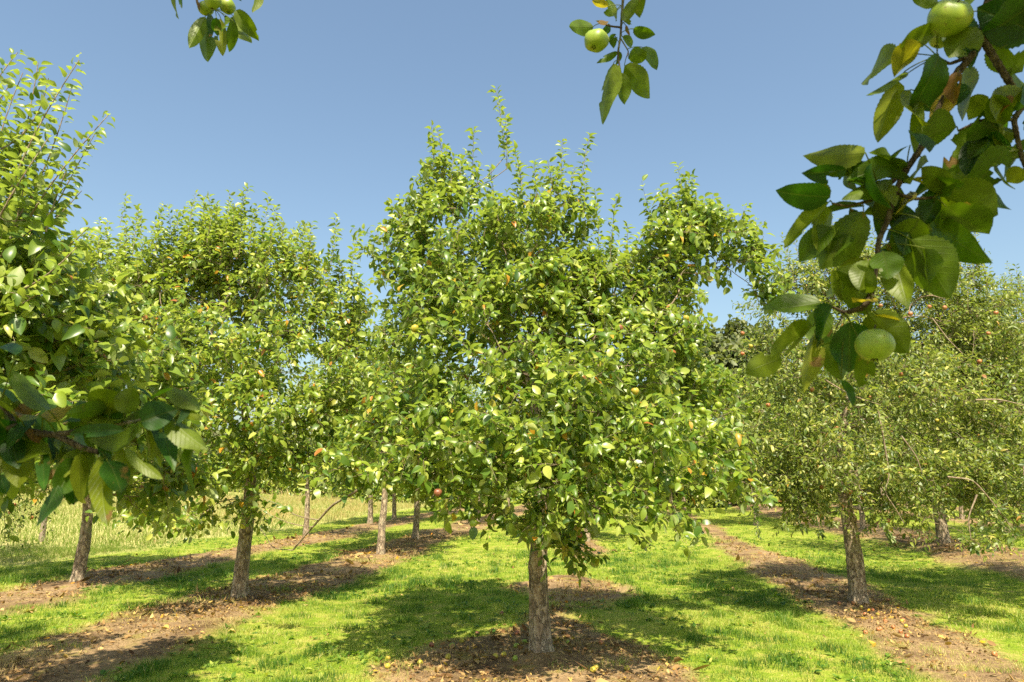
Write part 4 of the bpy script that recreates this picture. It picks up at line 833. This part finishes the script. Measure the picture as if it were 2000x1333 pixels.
# --- weathered posts in the meadow
m, t, o, n, L = mat('weathered_wood'); tc = n('TexCoord'); mp = n('Mapping'); mp.inputs['Scale'].default_value = (30, 30, 3); L(tc.outputs['Object'], mp.inputs[0]); nz = n('TexNoise'); L(mp.outputs[0], nz.inputs['Vector']); nz.inputs['Detail'].default_value = 6
r = ramp(n, [(.3, (0.12, .09, .06)), (.7, (.36, .29, .21))]); L(nz.outputs[0], r.inputs[0]); pr = n('BsdfPrincipled'); pr.inputs['Roughness'].default_value = .9; L(r.outputs[0], pr.inputs['Base Color']); L(pr.outputs[0], o.inputs[0]); M_post = m
for (px, py, d, hh, lab) in [(86, 1015, 17.5, .95, 'grey weathered wooden post standing in the tall meadow grass')]:
    b = P(px, py, d); z0 = float(ground_z(b[0], b[1])); Vv, q = make_trunk(np.array([[0, 0, -.3], [.01, 0, hh*.5], [.03, 0, hh]]), np.array([.065, .06, .055]), 3, 16, 24, .6)
    Vv[Vv[:, 2] < .3] *= 1.0; nV = len(Vv); Vv = np.concatenate([Vv, [[.03, 0, hh+.02]]]); top = np.array([[nV-16+k, nV-16+(k+1) % 16, nV] for k in range(16)])
    po = link('fence_post', mk_mesh('fence_post', Vv, [q, top]), M_post, loc=(b[0], b[1], z0)); tag(po, lab, 'post')

# --- windfall apples
rng = np.random.default_rng(12)
def windfall(px, py, kind, label, group, r=.027):
    g = ground_px(px, py); z = float(ground_z(g[0], g[1])); o = put_apple(kind, (g[0], g[1], z+r*.72), r, rng, None, 'fallen_apple', rot=(rng.uniform(0, 6), rng.uniform(0, 6), 0))
    tag(o, label, 'apple', group)
for px, py in [(902, 1258), (875, 1292), (758, 1290), (757, 1312), (968, 1290), (984, 1287), (820, 1303)]: windfall(px, py, 'yellow', 'yellow windfall apple lying on the soil left of the central trunk', 'yellow windfalls left of the central trunk')
for px, py in [(883, 1270), (1008, 1271), (1025, 1260), (916, 1237), (1006, 1297)]: windfall(px, py, 'green', 'green windfall apple lying on the shaded soil left of the central trunk', 'green windfalls left of the central trunk')
for px, py in [(1010, 1243), (980, 1200), (843, 1268), (932, 1239)]: windfall(px, py, 'brown', 'rotting brown windfall apple on the soil left of the central trunk', 'brown windfalls left of the central trunk')
windfall(1110, 1265, 'green', 'lone green windfall apple in the shade just right of the central trunk', None)
windfall(1174, 1263, 'red', 'reddish windfall apple in dry grass right of the central trunk', None)
for px, py in [(1225, 1316), (1165, 1314), (1159, 1320)]: windfall(px, py, 'yellow', 'yellow windfall apple in straw at the bottom edge right of the central trunk', 'yellow windfalls right of the central trunk')
for px, py in [(1691, 1242), (1720, 1237), (1745, 1233), (1716, 1238), (1772, 1250), (1730, 1223), (1765, 1220), (1735, 1177), (1668, 1192), (1640, 1190), (1705, 1200), (1690, 1208), (1760, 1243)]:
    windfall(px, py, 'red' if (px*7) % 3 else 'red', 'red windfall apple on the brown strip below the red-apple tree', 'red windfalls below the red-apple tree', .024)
for px, py in [(1770, 1231), (1762, 1222), (1700, 1190), (1683, 1197), (1715, 1209)]: windfall(px, py, 'yellow', 'yellow windfall apple on the brown strip below the red-apple tree', 'yellow windfalls below the red-apple tree', .024)
windfall(1943, 1285, 'red', 'lone orange-red windfall apple on bare soil near the bottom right corner', None)
windfall(1975, 1087, 'yellow', 'single yellow windfall apple on sunlit soil at the right edge', None)
windfall(928, 1113, 'yellow', 'yellow windfall apple on turf right of the close pair of trunks', None)

# ------------------------------------------------------------------ the tree overhead: trunk behind the viewer, boughs hanging into view
def in_view(p, mar):
    x, y, dep = project(p); m_ = 60+mar*600
    return (dep > .05) & (x > -m_) & (x < 2000+m_) & (y > -m_) & (y < 1333+m_)
B_O = np.array([.25, -1.75, 0])
lo = [(0, 1.0, 3.3, 1.9, 1.1, .7), (-1.5, .8, 3.1, .9, 1.0, .8), (1.6, .9, 3.1, .9, 1.0, .8), (0, 0, 4.0, 2.0, 1.6, .7), (-1.2, 1.9, 3.9, 1.3, 1.1, .6), (1.3, 1.9, 3.9, 1.3, 1.1, .6), (0.2, 2.0, 4.2, 1.0, 1.0, .5), (0, -1, 3, 1.6, 1.0, 1), (-2.0, 1.7, 2.8, .5, .7, .8), (2.1, 1.5, 3.0, .5, .7, .8)]
root_o, _ = build_tree('apple_tree', B_O, lo, 'nearest apple tree, its dark shaded big-leaved boughs hanging in from top and sides', 50, n_attr=520, trunk_h=3.2, trunk_r=.11, fork=1.5, leafL=.09, lod=1, shoots_per=3.2, seg=20, rings=40,
                       group='apple trees of the orchard', cull=in_view)
def near_bough(stems, leaves, apples, dist, seed, links_, filler=.8):
    """stems: lists of (px,py) ; leaves: (bx,by,tx,ty,width px,code)"""
    rng = np.random.default_rng(seed); b0 = np.array(root_o.location); wood = Acc()
    def W(px, py, d): return P(px, py, d)-b0
    dj = lambda: dist+rng.uniform(-.05, .05)
    for pts, r0, r1 in stems:
        q_ = [W(p[0], p[1], p[2] if len(p) > 2 else dist) for p in pts]; c2 = resample(np.array(q_), 8*len(q_))
        for _ in range(2): c2[1:-1] = .25*c2[:-2]+.5*c2[1:-1]+.25*c2[2:]
        rr = np.linspace(r0, r1, len(c2))*(1+.22*np.abs(np.sin(np.arange(len(c2))*1.3))**6)
        V1, q1 = tubes(c2[None], rr[None], 10); wood.add(V1, [q1])
    for pts, r0, r1 in links_:
        c2 = resample(np.array(pts, float)-b0, 20); V1, q1 = tubes(c2[None], np.linspace(r0, r1, 20)[None], 8); wood.add(V1, [q1])
    fol = Acc(); stem_pts = np.concatenate([resample(np.array([W(p[0], p[1], p[2] if len(p) > 2 else dist) for p in pts]), 30) for pts, _, _ in stems])
    pos = []; dv = []; nv = []; Ls = []; Ws = []; fo = []; cu = []; ti = []
    for (bx, by, tx, ty, w_, c) in leaves:
        A_ = W(bx, by, dj()); B_ = W(tx, ty, dj()+rng.uniform(-.02, .02)); L_ = np.linalg.norm(B_-A_); view = nrm(b0*0+np.array([0, 0, H_CAM])-(A_+b0))
        up = np.array([0, 0, 1.0]); side = nrm(np.cross(B_-A_, view))
        if c in 'oym': nn = -view*.9 + side*rng.uniform(-.95, .95)+rng.normal(0, .2, 3)      # seen from below
        else: nn = view*.8 + up*.3 + side*rng.uniform(-.9, .9)+rng.normal(0, .2, 3)
        if c == 'b': nn = view*.45 + up*.8
        pos.append(A_); dv.append(B_-A_); nv.append(nn); Ls.append(L_); Ws.append(w_*.5*dist/(F*cp)*1.3)
        fo.append(rng.uniform(.05, .7)); cu.append(rng.uniform(-.12, .38))
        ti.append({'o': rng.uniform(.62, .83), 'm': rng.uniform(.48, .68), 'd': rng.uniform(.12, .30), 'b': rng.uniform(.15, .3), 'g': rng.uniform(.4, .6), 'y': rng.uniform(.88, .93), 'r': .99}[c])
        # petiole from the nearest point of the wood
        j = int(np.argmin(np.linalg.norm(stem_pts-A_, axis=1))); S_ = stem_pts[j]
        if np.linalg.norm(S_-A_) < .22:
            mid = (S_+A_)/2+np.array([0, 0, .008]); c2 = np.stack([(1-t_)**2*S_+2*t_*(1-t_)*mid+t_*t_*A_ for t_ in np.linspace(0, 1, 6)]); V1, q1 = tubes(c2[None], np.full((1, 6), .0011), 5)
            fol.add(V1, [q1], tint=.7, lu=0.5, lv=0.5, lr=0.0)
    for _ in range(int(len(leaves)*filler)):
        j = rng.integers(0, len(stem_pts)); A_ = stem_pts[j]+rng.normal(0, .036, 3)*dist; px_, py_, _d = project((A_+b0)[None]); 
        dd_ = nrm(np.array([rng.normal(0, .8), rng.normal(0, .6), rng.normal(-.5, .6)])); L_ = rng.uniform(.05, .085)
        if any(math.hypot(px_[0]-a_[0], py_[0]-a_[1]) < a_[2]*2.2+25 for a_ in apples): continue
        pos.append(A_+np.array([0, .03, 0])); dv.append(dd_); nv.append(rng.normal(0, .6, 3)+np.array([0, .5 if rng.random() < .6 else -.5, .2])); Ls.append(L_); Ws.append(L_*rng.uniform(.26, .38)); fo.append(rng.uniform(.1, .8)); cu.append(rng.uniform(-.1, .5)); ti.append(float(np.clip(rng.normal(.4, .22), 0, .86)))
    ar = lambda x_: np.array(x_, float)
    leaf_batch(fol, ar(pos), ar(dv), ar(nv), ar(Ls), ar(Ws), ar(fo), ar(cu), ar(ti), 3, rng)
    br = link('hanging_branch', wood.mesh('hanging_branch'), M_twig_dark, root_o)
    link('foliage', fol.mesh('hanging_branch_foliage'), M_leaf_hero, br)
    for (px, py, rpx, dd, rot) in apples:
        r_ = rpx*(dist+dd)/(F*cp)*.98; put_apple('green', W(px, py, dist+dd), r_, rng, br, rot=rot)
z4 = lambda L_: [(1450+a/1.709, b/1.709, 1450+c/1.709, d/1.709, w_/1.709, k) for a, b, c, d, w_, k in L_]
right = z4([(525, 185, 335, 235, 100, 'o'), (650, 110, 530, 150, 80, 'm'), (590, 140, 500, 240, 75, 'y'), (655, 185, 605, 355, 125, 'd'), (540, 240, 420, 325, 65, 'm'), (520, 270, 450, 460, 75, 'o'), (560, 300, 530, 470, 70, 'o'), (590, 340, 575, 500, 35, 'g'),
            (690, 300, 650, 415, 65, 'y'), (740, 230, 750, 402, 95, 'o'), (720, 240, 690, 330, 55, 'r'), (715, 425, 595, 455, 115, 'm'), (410, 510, 222, 530, 80, 'o'), (400, 540, 275, 590, 45, 'm'), (520, 540, 395, 575, 65, 'g'), (560, 485, 435, 545, 34, 'b'),
            (870, 415, 690, 625, 150, 'm'), (880, 490, 790, 640, 100, 'g'), (940, 300, 800, 395, 90, 'o'), (960, 20, 800, 130, 150, 'd'), (980, 110, 800, 30, 140, 'd'), (560, 600, 682, 640, 55, 'y'), (660, 650, 842, 720, 140, 'm'), (680, 690, 810, 795, 110, 'm'),
            (640, 740, 745, 870, 95, 'g'), (560, 800, 695, 985, 140, 'm'), (500, 840, 560, 1015, 90, 'o'), (470, 840, 485, 930, 90, 'g'), (405, 705, 260, 885, 110, 'm'), (290, 675, 135, 822, 62, 'o'), (300, 700, 225, 832, 90, 'm'), (400, 860, 330, 1000, 85, 'o'),
            (425, 870, 380, 970, 70, 'm'), (325, 930, 240, 965, 65, 'o'), (265, 1010, 68, 1050, 85, 'g'), (300, 1020, 230, 1155, 95, 'd'), (235, 1090, 113, 1195, 95, 'm'), (240, 1110, 205, 1305, 65, 'o'), (360, 1075, 350, 1235, 120, 'd'), (300, 1135, 330, 1265, 75, 'm'),
            (420, 1050, 550, 1180, 105, 'm'), (450, 1050, 522, 1092, 60, 'y'), (410, 1180, 395, 1285, 65, 'm'), (330, 1270, 382, 1335, 34, 'd'), (445, 995, 370, 1015, 42, 'y'), (620, 540, 540, 600, 65, 'o'), (500, 600, 335, 670, 60, 'm'), (655, 10, 560, -10, 50, 'm'),
            (780, 90, 690, 190, 95, 'm'), (850, 555, 885, 645, 50, 'm'), (940, 565, 885, 605, 50, 'o'), (830, 140, 930, 235, 95, 'm'), (850, 435, 872, 525, 60, 'd'), (880, 320, 860, 370, 50, 'r'), (560, 640, 510, 710, 60, 'y'), (620, 690, 600, 780, 70, 'm'), (590, 730, 520, 850, 90, 'g'),
            (540, 780, 470, 790, 60, 'd'), (460, 620, 400, 660, 60, 'm'), (700, 60, 760, 150, 90, 'd'), (900, 230, 950, 330, 70, 'g'), (700, 640, 600, 560, 60, 'm'), (610, 830, 620, 950, 90, 'm'), (450, 960, 330, 900, 70, 'm')])
zr = lambda *p: [(1450+a/1.709, b/1.709) for a, b in p]
top_r = [(1934, 0), (1960, -80), (2040, -200)]
near_bough([([(2080, -160), (1950, -60), (1925, 20)]+zr((800, 130), (770, 185), (710, 250), (640, 400), (600, 490), (545, 570), (510, 640), (485, 740), (455, 800), (445, 900), (432, 985)), .0085, .0038),
            (zr((800, 130), (850, 210), (900, 290), (940, 350), (1010, 420)), .0065, .005), (zr((510, 600), (430, 670), (350, 690), (300, 680)), .0035, .002), (zr((520, 650), (580, 665), (640, 660)), .0035, .002),
            (zr((432, 985), (400, 1030), (340, 1045), (290, 1020)), .006, .002), (zr((940, 350), (905, 400), (930, 520), (960, 600)), .005, .003), (zr((905, 400), (800, 400), (720, 437)), .003, .0015), (zr((770, 185), (690, 215), (650, 190)), .004, .002)],
           right, [(1852, 36, 42, -.02, (.9, .25, 0)), (1836, 72, 26, .06, (.4, 0, 1)), (1707, 675, 35, -.07, (-.15, .15, 0))], 1.12, 101,
           [([P(2080, -160, 1.12), (1.5, .8, 2.9), (1.2, -.2, 3.1), (.4, -1.5, 2.7)], .012, .03)], filler=1.5)
z5 = lambda L_: [(a/2.898, 620+b/2.898, c/2.898, 620+d/2.898, w_/2.898, k) for a, b, c, d, w_, k in L_]
left = z5([(270, 525, 72, 400, 85, 'm'), (110, 600, -10, 470, 130, 'm'), (105, 640, -20, 590, 120, 'b'), (90, 215, -20, 80, 100, 'b'), (640, 505, 368, 545, 75, 'm'), (705, 585, 505, 530, 75, 'b'), (455, 590, 340, 590, 40, 'b'), (705, 640, 380, 645, 62, 'd'), (700, 545, 745, 400, 105, 'm'),
            (860, 470, 785, 375, 42, 'b'), (860, 462, 978, 405, 44, 'b'), (800, 595, 975, 515, 135, 'd'), (865, 540, 995, 720, 90, 'b'), (955, 400, 1118, 500, 85, 'm'), (985, 490, 1130, 578, 48, 'o'), (955, 565, 1160, 765, 120, 'o'), (820, 605, 905, 800, 125, 'o'), (930, 680, 988, 785, 45, 'y'),
            (640, 755, 800, 925, 110, 'o'), (720, 740, 905, 925, 70, 'o'), (610, 815, 700, 965, 130, 'd'), (590, 790, 540, 1165, 105, 'o'), (455, 770, 445, 1040, 92, 'o'), (350, 715, 365, 900, 105, 'o'), (265, 730, 225, 900, 110, 'o'), (240, 735, 258, 1010, 55, 'd'), (130, 675, 85, 975, 115, 'o'),
            (60, 680, 95, 835, 95, 'd'), (15, 690, 5, 880, 100, 'o'), (560, 655, 622, 745, 52, 'b'), (520, 560, 690, 645, 75, 'm'), (0, 895, 45, 1000, 65, 'd'), (150, 640, 255, 715, 42, 'r'), (225, 560, 90, 580, 52, 'o'), (90, 555, -10, 490, 80, 'm'), (240, 575, 355, 545, 62, 'y'), (460, 625, 560, 740, 80, 'm'),
            (-20, 640, -80, 900, 120, 'o'), (-30, 600, -120, 500, 120, 'm'), (600, 640, 720, 700, 80, 'm'), (380, 690, 300, 760, 70, 'm'), (500, 760, 420, 860, 70, 'm')])
zl = lambda *p: [(a/2.898, 620+b/2.898) for a, b in p]
near_bough([(zl((-320, 560), (0, 600), (100, 630), (230, 660), (320, 665), (450, 735), (560, 765)), .007, .0035), (zl((320, 662), (500, 640), (690, 600), (790, 590), (860, 500)), .004, .002), (zl((100, 630), (60, 560), (0, 500)), .003, .002)],
           left, [], 1.0, 102, [([P(-110, 813, 1.0), (-1.3, .5, 2.1), (-1.1, -.6, 2.7), (.1, -1.6, 2.6)], .009, .028)])
za = lambda L_: [(300+a/8, b/8, 300+c/8, d/8, w_/8, k) for a, b, c, d, w_, k in L_]
sprig1 = za([(370, -160, 250, 260, 180, 'o'), (430, -150, 430, 115, 90, 'd'), (810, 260, 560, 740, 190, 'm'), (830, 290, 800, 875, 270, 'm'), (885, 220, 900, 530, 100, 'b'), (1050, 290, 1080, 855, 180, 'o'), (1250, 250, 1470, 780, 230, 'm'), (1240, 330, 1215, 800, 160, 'g'), (1290, 160, 1600, 585, 210, 'g'), (1640, -250, 1645, 260, 190, 'o'), (980, 280, 990, 560, 130, 'd'), (1180, -250, 1330, 20, 90, 'd'), (1100, 250, 1180, 560, 150, 'm'), (700, -100, 660, 75, 60, 'r')])
near_bough([([(440, -260), (425, -120), (420, -40), (420, 20)], .006, .004), ([(425, -60), (345, -30)], .003, .002), ([(425, -60), (500, -40)], .003, .002)], sprig1, [(416, 4, 17.5, -.05, (.2, .1, 0)), (402, 17, 16.5, .02, (.1, -.3, 1)), (444, 13, 17.5, 0, (-.2, .2, 2))], 1.85, 103,
           [([P(440, -260, 1.85), (-.6, .9, 3.9), (-.2, -1.2, 3.0)], .007, .02)], filler=0)
zb = lambda L_: [(1080+a/5.556, b/5.556, 1080+c/5.556, d/5.556, w_/5.556, k) for a, b, c, d, w_, k in L_]
sprig2 = zb([(440, 290, 155, 315, 165, 'm'), (600, 70, 435, 20, 85, 'y'), (650, 180, 590, -10, 140, 'm'), (775, 240, 970, -10, 180, 'm'), (870, 315, 1095, 400, 115, 'g'), (750, 400, 905, 505, 95, 'm'), (820, 640, 1010, 570, 155, 'm'), (970, 515, 1155, 675, 175, 'g'), (655, 690, 485, 1290, 280, 'o'), (740, 790, 765, 1125, 150, 'm'),
              (775, 715, 1125, 1040, 215, 'o'), (700, 560, 480, 665, 85, 'm'), (650, 370, 655, 480, 80, 'b'), (720, 560, 700, 705, 70, 'm'), (470, 230, 560, 290, 70, 'r'), (790, 280, 830, 380, 50, 'r'), (620, 280, 560, 360, 80, 'd'), (700, 100, 650, 230, 110, 'm')])
zs = lambda *p: [(1080+a/5.556, b/5.556) for a, b in p]
near_bough([(zs((800, -900), (770, -300), (760, 0), (740, 260), (735, 390), (700, 600), (735, 780)), .0060, .002), (zs((740, 300), (640, 290), (540, 260)), .003, .002), (zs((735, 420), (820, 560), (800, 620)), .002, .0015)], sprig2, [(1164, 81, 26, -.03, (-.35, .3, 0))], 1.75, 104,
           [([P(1080+800/5.556, -900/5.556, 1.75), (.5, .8, 3.7), (.3, -1.2, 3.0)], .007, .02)], filler=0)
print('done')
